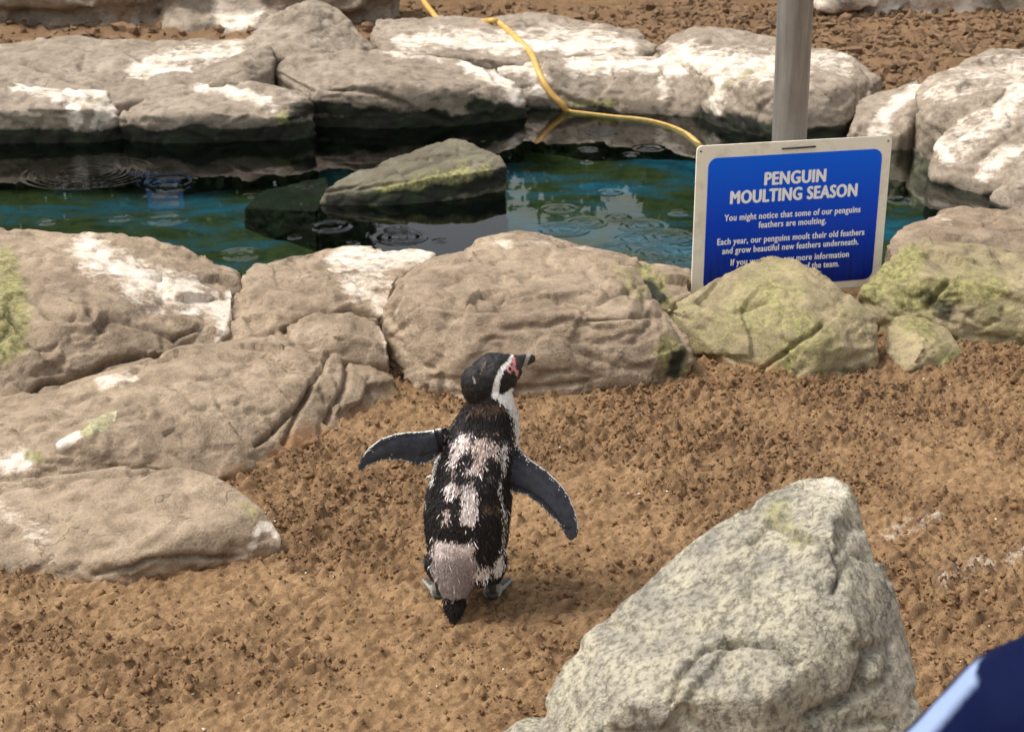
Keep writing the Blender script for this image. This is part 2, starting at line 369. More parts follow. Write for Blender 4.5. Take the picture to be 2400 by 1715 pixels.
rock('boulder', 'large smooth tan boulder behind the penguin, streaked with horizontal cracks', [
    [(850, 692, 3.8), (870, 620, 3.95), (960, 570, 4.1), (1060, 557, 4.12), (1200, 554, 4.12), (1330, 556, 4.12), (1400, 588, 4.05), (1442, 640, 3.95), (1462, 680, 3.9), (1530, 750, 3.75), (1537, 800, 3.69), (1512, 852, None, -.01), (1400, 862, None, -.01),
     (1300, 882, None, -.01), (1150, 872, None, -.01), (1030, 893, None, -.01), (930, 850, 3.6), (870, 760, 3.72), (950, 680, 3.7), (1150, 700, 3.64), (1400, 700, 3.68), (1000, 800, 3.56), (1400, 800, 3.62), (1200, 800, 3.57), (905, 650, 3.8)]],
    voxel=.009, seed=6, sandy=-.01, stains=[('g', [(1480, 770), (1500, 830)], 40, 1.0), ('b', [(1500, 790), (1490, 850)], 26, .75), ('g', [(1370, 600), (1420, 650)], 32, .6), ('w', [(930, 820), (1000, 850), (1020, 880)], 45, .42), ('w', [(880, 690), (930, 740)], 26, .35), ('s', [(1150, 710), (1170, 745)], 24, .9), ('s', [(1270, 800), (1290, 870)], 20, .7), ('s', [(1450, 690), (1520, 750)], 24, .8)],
    cracks=[([(955, 680), (1060, 690), (1120, 680)], 5, .012), ([(1070, 655), (1110, 662), (1180, 650)], 4, .016), ([(1240, 665), (1330, 668), (1400, 640)], 5, .014), ([(1310, 705), (1400, 700), (1440, 695)], 5, .016), ([(1130, 870), (1230, 858), (1300, 845)], 6, .014), ([(865, 700), (895, 640)], 5, .014)])
rock('boulder', 'low brown boulder at the water edge with a mossy hollow on its end', [
    [(1030, 548, 4.4), (1055, 524, 4.48), (1150, 508, 4.5), (1240, 520, 4.5), (1330, 548, 4.4), (1420, 580, 4.35), (1530, 602, 4.3), (1545, 655, 4.13), (1480, 672, 4.05), (1100, 565, 4.2), (1300, 590, 4.2), (1030, 575, 4.25)]],
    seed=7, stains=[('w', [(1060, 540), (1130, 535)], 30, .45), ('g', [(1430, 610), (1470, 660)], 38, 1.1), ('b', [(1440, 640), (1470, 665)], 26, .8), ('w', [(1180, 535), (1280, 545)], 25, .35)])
rock('boulder', 'pointed yellow-green lichen boulder standing in front of the blue sign', [
    [(1700, 562, 4.08), (1655, 585, 4.05), (1770, 572, 4.05), (1620, 622, 3.98), (1470, 680, 3.9), (1545, 800, None, -.01), (1955, 700, 3.85), (1948, 780, 3.75), (1905, 832, None, -.01), (1800, 847, None, -.01), (1650, 832, None, -.01), (1800, 685, 3.8), (1820, 760, 3.7), (1600, 720, 3.82)]],
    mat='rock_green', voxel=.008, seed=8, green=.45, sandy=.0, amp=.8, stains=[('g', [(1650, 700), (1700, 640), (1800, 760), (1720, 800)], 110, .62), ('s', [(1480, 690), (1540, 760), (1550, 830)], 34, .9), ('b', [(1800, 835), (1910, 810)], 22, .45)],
    cracks=[([(1680, 830), (1740, 780), (1830, 720)], 5, .016), ([(1630, 690), (1700, 670)], 5, .010)])
rock('boulder', 'small round lichen-covered stone sitting alone on the sand', [
    [(1978, 712, 3.95), (2010, 701, 3.96), (2055, 700, 3.96), (2112, 730, 3.92), (2142, 782, 3.84), (2100, 822, None, -.01), (2012, 832, None, -.01), (1974, 780, 3.82), (2050, 770, 3.76)]],
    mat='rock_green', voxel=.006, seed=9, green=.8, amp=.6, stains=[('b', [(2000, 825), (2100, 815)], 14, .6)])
rock('boulder', 'wide mossy green boulder right of the sign', [
    [(1905, 645, 4.1), (1990, 545, 4.25), (2060, 531, 4.27), (2200, 545, 4.25), (2273, 570, 4.2), (2800, 590, 4.15), (2800, 740, 3.9), (2273, 722, 3.95), (2150, 732, 3.93), (2050, 692, 4.0), (1960, 690, 4.02), (2050, 615, 4.02), (2200, 640, 3.98)]],
    mat='rock_green', seed=10, green=.45, stains=[('g', [(1930, 640), (2020, 570)], 60, .9), ('g', [(2000, 660), (2200, 640)], 60, .8), ('b', [(2060, 650), (2100, 690)], 28, .6)],
    cracks=[([(2060, 680), (2110, 625), (2130, 640)], 7, .02)])
rock('boulder', 'flat plain brown boulder behind the mossy one at the pool edge', [
    [(1965, 545, 4.5), (1990, 510, 4.6), (2080, 470, 4.75), (2140, 455, 4.8), (2200, 480, 4.75), (2273, 490, 4.7), (2800, 500, 4.7), (2800, 560, 4.4), (2100, 525, 4.48), (1975, 570, 4.4)]],
    seed=11, amp=.7, stains=[('w', [(2085, 480), (2110, 490)], 14, .5)], algae=-.02)
# --- pool rock
rock('pool_rock', 'dark slanting slab of rock rising from the water with green algae', [
    [(720, 412, 5.5), (760, 392, 5.6), (860, 350, 5.75), (1000, 307, 5.92), (1030, 309, 5.9), (1110, 344, 5.76), (1127, 370, 5.68), (1124, 425, None, -.05), (1000, 452, None, -.05), (850, 462, None, -.05), (700, 462, None, -.05), (900, 402, 5.5), (1050, 382, 5.56), (800, 435, 5.47)],
    [(540, 462, None, -.16), (590, 420, None, -.13), (725, 392, None, -.07), (740, 440, None, -.06), (700, 466, None, -.08), (560, 470, None, -.18)]],
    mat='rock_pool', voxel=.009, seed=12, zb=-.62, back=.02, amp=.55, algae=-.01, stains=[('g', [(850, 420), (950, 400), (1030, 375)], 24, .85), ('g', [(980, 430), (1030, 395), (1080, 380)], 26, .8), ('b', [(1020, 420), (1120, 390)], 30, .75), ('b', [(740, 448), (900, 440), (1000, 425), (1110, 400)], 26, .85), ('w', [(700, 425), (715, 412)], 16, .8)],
    cracks=[([(730, 425), (850, 395), (950, 360), (1020, 340)], 4, .012), ([(800, 420), (900, 400), (1000, 372), (1050, 360)], 4, .012)])
# --- near standing stone
rock('standing_stone', 'big pale speckled triangular stone standing in the foreground', [
    [(1850, 1050, 1.95), (1780, 1054, 1.95), (1892, 1072, 1.93), (1922, 1130, 1.9), (1962, 1250, 1.85), (2000, 1420, 1.8), (2030, 1560, 1.75), (2055, 1720, 1.68), (1700, 1088, 1.95), (1540, 1198, 1.9), (1380, 1368, 1.85), (1298, 1402, 1.83), (1220, 1510, 1.8), (1205, 1580, 1.78), (1195, 1720, 1.7),
     (1850, 1180, 1.8), (1600, 1350, 1.78), (1700, 1550, 1.62), (1400, 1560, 1.67), (1900, 1400, 1.70)]],
    mat='rock_pale', voxel=.007, sm=3, seed=13, zb=-.1, back=.1, amp=.62, spread=.12, stains=[('g', [(1640, 1170), (1700, 1260), (1600, 1300)], 110, .25), ('g', [(1720, 1130), (1760, 1180)], 60, .6), ('w', [(1930, 1200), (1970, 1400), (2010, 1580)], 60, .5), ('w', [(1800, 1080), (1860, 1080)], 50, .5), ('w', [(1450, 1550), (1550, 1580)], 60, .35)],
    cracks=[([(1490, 1560), (1505, 1500), (1560, 1440), (1640, 1420), (1720, 1430), (1770, 1475)], 6, .016), ([(1660, 1200), (1700, 1150), (1760, 1180), (1840, 1200), (1880, 1260), (1850, 1310)], 7, .013), ([(1930, 1440), (1900, 1540), (1800, 1600)], 12, .02), ([(1640, 1250), (1660, 1330)], 7, .008)])
rock('boulder', 'low pale stone at the foot of the big speckled triangular stone', [
    [(1090, 1640, 1.98), (1150, 1600, 2.0), (1200, 1584, 2.0), (1260, 1600, 1.98), (1280, 1720, 1.85), (1080, 1720, 1.86), (1180, 1660, 1.88)]],
    mat='rock_pale', voxel=.007, seed=14, amp=.6)
# --- far bank
rock('bank_rock', 'squared far bank rock with white droppings trickling into the water', [
    [(-500, 185, 6.7), (0, 180, 6.7), (240, 200, 6.65), (272, 262, 6.52), (268, 290, 6.52), (0, 245, 6.42), (200, 242, 6.42), (-500, 250, 6.42), (0, 290, 6.48), (-500, 295, 6.48), (100, 200, 6.55)]],
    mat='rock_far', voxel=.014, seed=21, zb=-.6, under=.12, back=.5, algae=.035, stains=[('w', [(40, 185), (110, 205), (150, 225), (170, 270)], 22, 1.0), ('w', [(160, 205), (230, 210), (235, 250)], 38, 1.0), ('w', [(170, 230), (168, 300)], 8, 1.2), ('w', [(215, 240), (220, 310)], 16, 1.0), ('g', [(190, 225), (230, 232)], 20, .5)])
rock('bank_rock', 'sloping upper slab of the far bank with yellowish white stain', [
    [(-500, 120, 7.4), (0, 108, 7.4), (60, 100, 7.45), (100, 93, 7.5), (180, 83, 7.5), (250, 92, 7.5), (330, 95, 7.5), (390, 103, 7.45), (440, 92, 7.45), (545, 88, 7.4), (612, 130, 7.2), (600, 182, 6.9), (250, 232, 6.58), (0, 192, 6.75), (-500, 200, 6.75), (300, 160, 6.93), (100, 150, 6.95)]],
    mat='rock_far', voxel=.015, seed=22, zb=-.3, back=.4, stains=[('w', [(310, 160), (400, 130), (520, 120)], 36, .85), ('w', [(300, 160), (420, 158)], 12, 1.0)],
    cracks=[([(60, 140), (120, 165), (180, 185)], 5, .015), ([(180, 150), (186, 125)], 5, .014), ([(285, 115), (320, 140)], 5, .014)])
rock('bank_rock', 'far bank block with mossy green overhang above the water', [
    [(264, 262, 6.5), (320, 190, 6.8), (500, 180, 6.8), (690, 196, 6.7), (697, 235, 6.6), (640, 262, 6.46), (450, 252, 6.42), (318, 258, 6.42), (300, 290, 6.46), (640, 290, 6.5), (690, 270, 6.56)]],
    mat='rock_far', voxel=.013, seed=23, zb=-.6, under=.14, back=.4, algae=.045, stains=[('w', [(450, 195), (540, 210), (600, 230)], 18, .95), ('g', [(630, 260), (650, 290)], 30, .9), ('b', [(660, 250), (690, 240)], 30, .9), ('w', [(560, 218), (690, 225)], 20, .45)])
rock('bank_rock', 'leaf-shaped tilted ledge resting on the far bank', [
    [(396, 178, 6.85), (480, 135, 7.0), (600, 99, 7.15), (612, 125, 7.05), (606, 155, 6.93), (545, 187, 6.75), (470, 188, 6.72), (540, 140, 6.85)]],
    mat='rock_far', voxel=.012, seed=24, zb=.05, back=.05, amp=.6, stains=[('s', [(480, 170), (590, 150)], 26, .35)])
rock('bank_rock', 'peaked grey rock rising highest on the far bank', [
    [(540, 95, 7.4), (570, 65, 7.5), (600, 38, 7.6), (655, 8, 7.68), (690, -4, 7.7), (740, 8, 7.7), (775, 50, 7.6), (806, 95, 7.5), (835, 108, 7.4), (700, 135, 7.1), (615, 125, 7.1), (680, 65, 7.32), (560, 115, 7.2)]],
    mat='rock_far', voxel=.014, seed=25, zb=-.2, back=.4, cracks=[([(660, 20), (740, 35), (790, 70)], 4, .02)], stains=[('w', [(690, 80), (770, 100)], 14, .5)])
rock('bank_rock', 'big rounded far bank rock with black undercut above the water', [
    [(608, 152, 7.0), (640, 125, 7.1), (700, 108, 7.2), (850, 108, 7.25), (1000, 128, 7.2), (1100, 150, 7.1), (1150, 185, 7.0), (1168, 232, 6.95), (700, 192, 6.75), (1000, 200, 6.72), (850, 182, 6.72), (1100, 235, 6.85), (850, 225, 6.70), (690, 225, 6.72), (980, 235, 6.75)]],
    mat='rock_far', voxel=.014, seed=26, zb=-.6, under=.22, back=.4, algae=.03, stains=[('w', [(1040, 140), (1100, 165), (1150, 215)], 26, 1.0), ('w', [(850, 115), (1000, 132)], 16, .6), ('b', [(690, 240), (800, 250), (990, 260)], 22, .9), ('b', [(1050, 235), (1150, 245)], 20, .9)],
    cracks=[([(720, 190), (830, 205), (930, 245), (1000, 275)], 5, .03), ([(620, 165), (690, 200)], 5, .02)])
rock('bank_rock', 'long pale flat slab at the back of the far bank under the hose', [
    [(820, 72, 7.9), (835, 45, 8.1), (1000, 49, 8.1), (1100, 50, 8.1), (1160, 36, 8.2), (1210, 27, 8.2), (1300, 50, 8.1), (1420, 70, 7.9), (1462, 100, 7.7), (1420, 132, 7.5), (1200, 142, 7.35), (840, 108, 7.5)]],
    mat='rock_far', voxel=.015, seed=27, zb=-.2, back=.3, stains=[('w', [(880, 90), (1000, 95), (1150, 100), (1400, 105)], 22, 1.0), ('w', [(960, 70), (1100, 80), (1250, 75)], 18, .8), ('w', [(1220, 70), (1350, 85)], 30, .7)])
rock('bank_rock', 'white-streaked vertical far bank rock where the hose enters the water', [
    [(1105, 150, 7.25), (1200, 128, 7.42), (1450, 118, 7.45), (1610, 128, 7.3), (1625, 235, 6.95), (1560, 262, 6.98), (1420, 245, None, -.05), (1220, 238, None, -.05), (1160, 215, 7.15), (1300, 165, 7.22), (1500, 158, 7.12), (1500, 210, 7.05)]],
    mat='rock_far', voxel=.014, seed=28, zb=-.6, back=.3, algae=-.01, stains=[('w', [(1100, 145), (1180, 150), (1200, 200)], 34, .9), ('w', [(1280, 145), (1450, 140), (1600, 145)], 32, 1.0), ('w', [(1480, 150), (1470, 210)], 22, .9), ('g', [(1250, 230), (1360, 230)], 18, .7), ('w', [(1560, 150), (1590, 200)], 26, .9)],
    cracks=[([(1200, 185), (1260, 220), (1320, 238)], 5, .02)])
rock('bank_rock', 'humped pale far bank rock behind the metal pole, yellow white streak on its flank', [
    [(1450, 102, 7.5), (1490, 75, 7.6), (1540, 54, 7.7), (1600, 60, 7.7), (1650, 95, 7.5), (1740, 100, 7.4), (1850, 108, 7.3), (1900, 125, 7.2), (1962, 172, 7.0), (1900, 248, 6.62), (1880, 280, 6.5), (1740, 298, 6.48), (1600, 250, 6.75), (1600, 180, 6.8), (1700, 188, 6.6), (1850, 198, 6.55)]],
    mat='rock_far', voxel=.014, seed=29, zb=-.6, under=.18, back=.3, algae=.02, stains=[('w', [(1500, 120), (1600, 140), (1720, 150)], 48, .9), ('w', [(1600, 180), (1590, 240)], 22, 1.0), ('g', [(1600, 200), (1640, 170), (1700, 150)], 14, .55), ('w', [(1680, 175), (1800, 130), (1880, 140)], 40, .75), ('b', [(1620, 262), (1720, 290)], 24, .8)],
    cracks=[([(1790, 145), (1820, 150), (1825, 130), (1870, 135)], 3, .012)])
rock('bank_rock', 'low rock with broad white dropping next to the dark water gap', [
    [(1880, 300, 6.4), (1900, 230, 6.6), (1960, 200, 6.7), (2040, 168, 6.8), (2060, 200, 6.6), (2040, 245, 6.4), (2000, 300, 6.3), (1940, 250, 6.42)]],
    mat='rock_far', voxel=.013, seed=30, zb=-.6, back=.3, amp=.8, stains=[('w', [(1950, 290), (1970, 250), (2040, 200)], 28, 1.0), ('w', [(2000, 220), (2100, 170)], 24, .8)])
rock('bank_rock', 'grey whitish rock leaning between two stained rocks at the right bank', [
    [(2030, 205, 6.5), (2060, 180, 6.6), (2150, 138, 6.75), (2200, 115, 6.9), (2273, 112, 6.9), (2800, 112, 6.9), (2800, 200, 6.2), (2273, 210, 6.15), (2110, 285, 6.1), (2045, 272, 6.2), (2100, 230, 6.2)]],
    mat='rock_far', voxel=.013, seed=31, zb=-.6, back=.3, stains=[('w', [(2080, 210), (2180, 170), (2273, 150)], 50, .62)])
rock('bank_rock', 'large slanting white-smeared rock at the right bank of the pool', [
    [(2078, 318, 5.95), (2130, 262, 6.1), (2200, 210, 6.2), (2273, 158, 6.3), (2800, 100, 6.4), (2800, 420, 5.4), (2273, 410, 5.5), (2210, 422, 5.6), (2072, 392, 5.8), (2065, 362, 5.85), (2200, 330, 5.72)]],
    mat='rock_far', voxel=.013, seed=32, zb=-.6, back=.3, algae=.0, stains=[('w', [(2100, 330), (2180, 270), (2273, 200)], 50, .75), ('w', [(2180, 380), (2230, 340), (2273, 330)], 28, .9), ('w', [(2100, 270), (2140, 262)], 14, .8)],
    cracks=[([(2100, 320), (2200, 260)], 5, .014), ([(2160, 360), (2273, 270)], 5, .014), ([(2130, 300), (2230, 225)], 4, .012)])
rock('bank_rock', 'brown blocky rock at the water beside the large white-smeared slab', [
    [(2195, 435, 5.5), (2235, 380, 5.56), (2273, 340, 5.6), (2800, 310, 5.6), (2800, 470, 5.2), (2273, 480, 5.32), (2230, 468, 5.38), (2250, 410, 5.38)]],
    mat='rock_far', voxel=.012, seed=33, zb=-.6, back=.2, algae=-.02, stains=[('w', [(2250, 345), (2273, 360)], 20, .5)])
# --- back walls
def wall_hulls(x0, x1, Y, ztop, zbase, r):
    out = []; xs = x0
    while xs < x1:
        wd = r.uniform(.45, .85); z = zbase
        while z < ztop:
            h = r.uniform(.25, .5); yy = Y + r.uniform(-.1, .12) + (z - zbase) * .12
            out.append([(xs + wd / 2 + r.uniform(-.6, .6) * wd, yy + r.uniform(-.12, .1), z + (r.random() - .3) * h) for _ in range(9)] + [(xs, yy + .3, z - .1), (xs + wd, yy + .3, z - .1), (xs, yy + .35, z + h), (xs + wd, yy + .35, z + h)])
            z += h * .8
        xs += wd * .72
    return out
def rock_wall(label, hulls, seed, white):
    bm = bmesh.new()
    for A in hulls:
        b2 = bmesh.new()
        for p in A: b2.verts.new(p)
        bmesh.ops.convex_hull(b2, input=b2.verts[:]); bmesh.ops.delete(b2, geom=[v for v in b2.verts if not v.link_faces], context='VERTS')
        t = bpy.data.meshes.new('h'); b2.to_mesh(t); b2.free(); bm.from_mesh(t); bpy.data.meshes.remove(t)
    me = remesh(bm, .022, 2); V = verts(me); N = normals(me); S = V + seed
    V += N * (.05 * fbm(S * 3, 2) + .03 * fbm(S * 9, 3) - .02 * sst(.8, 1.5, ridged(S * np.array([4, 4, 6.]), 3)))[:, None]; set_verts(me, V)
    C = np.zeros((len(V), 4), np.float32)
    C[:, 0] = sst(-.1, .35, fbm(S * np.array([1.6, 1.6, 2.2]), 3)) * white
    C[:, 3] = .5 * sst(-.2, .3, fbm(S * 2.2 + 5, 3))
    px, py = project(V)
    for cx, cy, rad in ((525, 20, 75), (1990, 10, 120), (2120, 12, 110)):
        C[:, 0] = np.maximum(C[:, 0], (1 - sst(rad * .5, rad, np.hypot(px / D2P - cx, py / D2P - cy))))
    add_col(me, 'mask', C); o = link('rock_wall', me, M['rock_far'], label=label, cat='rock wall'); rebase(o); return o
_r = random.Random(3)
rock_wall('rough stacked rock wall at the back left beyond the sand strip', wall_hulls(-4.4, -.9, 8.55, .38, -.1, _r), 3.3, .75)
rock_wall('low rough rock wall behind the sand where the hose comes from', wall_hulls(-.95, 1.75, 9.75, .38, -.1, _r), 5.1, .5)
rock_wall('whitish rock wall at the back right behind the clodded sand', wall_hulls(1.8, 4.9, 8.80, .38, -.1, _r), 7.7, .9)

# ------------------------------------------------------------------ ground, pool, water
def axis(dense, coarse):      # dense = (a, b, step); coarse steps grow outwards to +-coarse
    a, b, s = dense; c = list(np.arange(a, b + s / 2, s)); st = s; x = c[-1]; R = []
    while x < coarse[1]: st *= 1.35; x += st; R.append(x)
    st = s; x = c[0]; L = []
    while x > coarse[0]: st *= 1.35; x -= st; L.append(x)
    return np.array(L[::-1] + c + R)
def grid(xs, ys):
    X, Y = np.meshgrid(xs, ys); n = len(xs); m = len(ys)
    i = (np.arange(m - 1)[:, None] * n + np.arange(n - 1)[None, :]).ravel()
    return X.ravel(), Y.ravel(), np.stack([i, i + 1, i + n + 1, i + n], 1)
def clod_mask(X, Y):
    P = np.stack([X, Y, X * 0], 1)
    m = sst(-.28, .30, fbm(P * np.array([2.6, 3.6, 1]) + 4.2, 4))
    return np.clip(m * (.62 + .38 * sst(2.2, 3.2, Y)) + .3 * sst(3.1, 3.6, Y), 0, 1)
def sand_h(X, Y):
    P = np.stack([X, Y, X * 0], 1)
    far = sst(6.0, 7.2, Y)
    h = .016 * fbm(P * 1.4, 2)
    ca, sa = math.cos(math.radians(33)), math.sin(math.radians(33))
    Q = np.stack([(X * ca + Y * sa) * 4.5, (-X * sa + Y * ca) * 24, X * 0], 1)
    m = clod_mask(X, Y)
    h += .012 * fbm(Q + 3, 3) * (1 - .5 * m)
    R2 = np.stack([X * .88 + Y * .48, (-X * .48 + Y * .88) * 1.75, X * 0], 1)
    W2 = R2 + .014 * np.stack([perlin(P * 24 + 1), perlin(P * 24 + 5), X * 0], 1)
    h += (.55 + .45 * m) * (.030 * np.abs(fbm(P * 13, 2)) + .046 * np.abs(fbm(W2 * np.array([22, 24, 1]), 2)) + .034 * np.abs(perlin(W2 * np.array([56, 56, 1]) + 3)) - .020)
    h += far * (.07 * sst(7.0, 9.0, Y) + .05 + .05 * np.abs(fbm(P * 5, 4)) + .02 * sst(1, 3, X))
    return h, m
def pool_depth(X, Y):         # 1 in the middle of the pool, 0 at its bank
    ax = [-6, -2.2, 0.0, 1.0, 2.0, 2.6, 3.2]
    near = np.interp(X, ax, [4.05, 4.22, 4.28, 4.40, 4.50, 4.75, 5.2]); far = np.interp(X, ax, [7.1, 7.15, 7.5, 7.6, 7.1, 6.6, 6.0])
    return sst(0, .35, Y - near) * sst(0, .3, far - Y) * sst(3.3, 2.8, X)
xs = axis((-1.7, 1.7, .0054), (-70, 70)); ys = axis((1.9, 4.3, .0054), (-40, 4.3)); ys = ys[ys < 4.305]
X, Y, F = grid(xs, ys); h, m = sand_h(X, Y)
me = np_mesh('sand_ground', np.stack([X, Y, h], 1), F)
px, py = project(np.stack([X, Y, h], 1)); dX, dY = px / D2P, py / D2P
C = np.zeros((len(X), 3)); ok = Y > .5
hn = fbm(np.stack([X * .88 + Y * .48, (-X * .48 + Y * .88) * 1.9, X * 0], 1) * 17, 3)
C[:, 1] = np.clip((m * .75 + .15) * (.55 + 1.6 * sst(-.1, .5, hn)), 0, 1)
for pts, rad in (([(1970, 1185), (2020, 1165), (2080, 1145)], 22), ([(2090, 1285), (2130, 1270), (2190, 1245)], 26), ([(2240, 1240), (2280, 1220)], 22)):
    C[:, 0] = np.maximum(C[:, 0], np.where(ok, .85 * (1 - sst(rad * .3, rad, poly_dist(dX, dY, pts))), 0))
add_col(me, 'mask', C); link('sand_ground', me, M['sand'], kind='structure')
NEAR_EDGE = ys[-1]
xs = axis((-4.6, 4.6, .03), (-70, 70)); ys = axis((NEAR_EDGE, 10.5, .03), (NEAR_EDGE, 90)); ys = ys[ys >= NEAR_EDGE - 1e-6]
X, Y, F = grid(xs, ys); h, m = sand_h(X, Y); pd = pool_depth(X, Y); h = h - .60 * pd
h = np.where((Y < NEAR_EDGE + .02) & (pd < .01), h - .004, h)
me = np_mesh('ground', np.stack([X, Y, h], 1), F); C = np.zeros((len(X), 3))
C[:, 1] = np.clip(.6 + .5 * m, 0, 1); add_col(me, 'mask', C); link('ground', me, M['sand'], kind='structure')
# pool basin
xs = np.arange(-6.2, 3.8, .05); ys = np.arange(3.95, 7.9, .05); X, Y, F = grid(xs, ys)
P = np.stack([X, Y, X * 0], 1); dp = pool_depth(X, Y)
Z = -.09 - .17 * dp + .05 * fbm(P * 1.6, 3) * dp - .10 * (1 - dp)
sh = np.clip(1 - np.hypot((X + .55) / 1.1, (Y - 4.75) / .35), 0, 1); Z += .10 * sh
me = np_mesh('pool_basin', np.stack([X, Y, Z], 1), F)
k = NT('pool_paint'); n1 = k.noise(2.6, 6, .62, stretch=(.7, 1.5, 1)); n2 = k.noise(14, 5, .65)
blue = k.mix(k.ramp(n2, [(.35, 0.0), (.65, 1.0)]), lin(46, 124, 164), lin(30, 92, 126))
green = k.mix(k.ramp(n2, [(.35, 0.0), (.65, 1.0)]), lin(48, 60, 34), lin(78, 84, 46))
sepz = k.n('ShaderNodeSeparateXYZ'); k.put(sepz.inputs[0], k.pos())
shallow = k.ramp(k.math('ADD', sepz.outputs[2], .4), [(.20, 0.0), (.27, 1.0)])
f = k.math('SUBTRACT', k.ramp(n1, [(.46, 0.0), (.66, 1.0)]), shallow, True)
m_ = k.done(k.mix(f, green, blue), .6, k.bump(n2, .5, .02), .2)
link('pool_basin', me, m_, kind='structure')
# water surface with rain rings
xs = np.arange(-3.2, 3.1, .0105); ys = np.arange(4.12, 7.6, .0105); X, Y, F = grid(xs, ys); Z = np.full(len(X), WATER)
rings = [(565, 597, 70), (110, 522, 30), (280, 512, 42), (385, 514, 70), (775, 530, 80), (940, 556, 88), (930, 540, 40), (1323, 538, 78), (1375, 522, 60), (1312, 490, 48), (1430, 451, 24), (1379, 350, 28),
         (1520, 347, 38), (1409, 309, 70), (1504, 530, 80), (1545, 594, 90), (1436, 586, 70), (1567, 554, 80), (1480, 560, 60), (1600, 610, 70), (1450, 510, 40), (206, 404, 190), (206, 404, 130), (206, 404, 260), (395, 440, 60), (395, 425, 110), (690, 556, 20), (1590, 500, 30), (1375, 381, 18), (2110, 470, 50), (1600, 570, 110), (1520, 590, 130)]
for rx, ry, wd in rings:
    c = at_z(rx, ry, WATER); dist = math.hypot(c.y, CAM_H); R = wd / 2 / FPX * dist * 1.03
    r = np.hypot(X - c.x, Y - c.y); s_ = .012 + .12 * R; amp = .0042 if wd < 100 else .0016
    Z += amp * np.exp(-((r - R) / s_) ** 2) * np.cos((r - R) * 2 * math.pi / .034) * (r < R + .08)
    if wd > 35: Z += .35 * amp * np.exp(-((r - R * .5) / s_) ** 2) * np.cos((r - R * .5) * 2 * math.pi / .03)
_rr = random.Random(5)
for q in range(46):
    cx, cy = _rr.uniform(-2.6, 2.4), _rr.uniform(4.4, 6.9); R = _rr.uniform(.008, .03); r = np.hypot(X - cx, Y - cy)
    Z += .0026 * np.exp(-((r - R) / .012) ** 2) * np.cos((r - R) * 2 * math.pi / .03)
me = np_mesh('pool_water', np.stack([X, Y, Z], 1), F)
k = NT('water'); k.t.nodes.remove(k.b)
nb = k.math('ADD', k.noise(5, 3, .5), k.math('MULTIPLY', k.noise(26, 2, .5), .12)); bp = k.bump(nb, .035, .012)
fr = k.n('ShaderNodeFresnel'); fr.inputs[0].default_value = 1.333; k.put(fr.inputs[1], bp)
tr = k.n('ShaderNodeBsdfTransparent'); tr.inputs[0].default_value = (.60, .70, .64, 1)
gl = k.n('ShaderNodeBsdfGlossy'); gl.inputs['Roughness'].default_value = .012; k.put(gl.inputs['Normal'], bp)
mx = k.n('ShaderNodeMixShader'); k.put(mx.inputs[0], fr.outputs[0]); k.put(mx.inputs[1], tr.outputs[0]); k.put(mx.inputs[2], gl.outputs[0]); k.put(k.out.inputs[0], mx.outputs[0])
link('pool_water', me, k.m, kind='structure')
# loose clods and shell grit
ico = bmesh.new(); bmesh.ops.create_icosphere(ico, subdivisions=1, radius=1); IV = np.array([v.co for v in ico.verts]); IF = np.array([[v.index for v in f.verts] for f in ico.faces]); ico.free()
def scatter(name, X, Y, Z, S, mat, flat=.75, smooth=True):
    n = len(X); nv = len(IV)
    base = IV[None] * (1 + .40 * np.clip(rng.standard_normal((n, nv, 1)), -1.6, 1.6))
    a = rng.uniform(0, 6.28, n); c, s = np.cos(a), np.sin(a); st = rng.uniform(.7, 1.4, (n, 1))
    bx = base[..., 0] * st; by = base[..., 1] / st ** .6
    V = np.stack([bx * c[:, None] - by * s[:, None], bx * s[:, None] + by * c[:, None], base[..., 2] * flat], -1) * S[:, None, None]
    V += np.stack([X, Y, Z + S * flat * .15], 1)[:, None]
    Fc = (IF[None] + (np.arange(n) * nv)[:, None, None]).reshape(-1, 3)
    return link(name, np_mesh(name, V.reshape(-1, 3), Fc, smooth), mat, kind='stuff')
n = 110000; X = rng.uniform(-1.7, 1.75, n); Y = rng.uniform(1.95, 4.1, n); h, m = sand_h(X, Y)
keep = rng.random(n) < (m ** 1.4) * .8 + .14; X, Y, h = X[keep], Y[keep], h[keep]
o = scatter('sand_clods', X, Y, h, np.clip(rng.lognormal(-6.0, .5, len(X)), .0010, .009), M['clod'])
o['label'] = 'loose damp brown sand clods strewn over the enclosure floor'; o['category'] = 'sand clods'
n = 15000; X = rng.uniform(-4.4, 4.6, n); Y = rng.uniform(7.0, 9.3, n); keep = (rng.random(n) < .35 + .65 * sst(.2, 1.5, X)) & (pool_depth(X, Y) < .02); X, Y = X[keep], Y[keep]; h, m = sand_h(X, Y)
o = scatter('sand_clods', X, Y, h, np.clip(rng.lognormal(-4.35, .5, len(X)), .005, .045), plain('earth_clod', lin(124, 98, 72), .8, .3, 0, 24, .6, .4, lin(76, 58, 41)), flat=.9, smooth=False)
o['label'] = 'coarse brown earth clods covering the slope behind the pool'; o['category'] = 'sand clods'
n = 150; X = rng.uniform(-1.6, 1.7, n); Y = rng.uniform(2.0, 3.8, n); h, m = sand_h(X, Y)
o = scatter('shell_grit', X, Y, h + .002, rng.uniform(.0012, .003, n), plain('shell', lin(228, 218, 200), .6))
o['label'] = 'tiny white shell chips sprinkled on the sand'; o['category'] = 'shell grit'

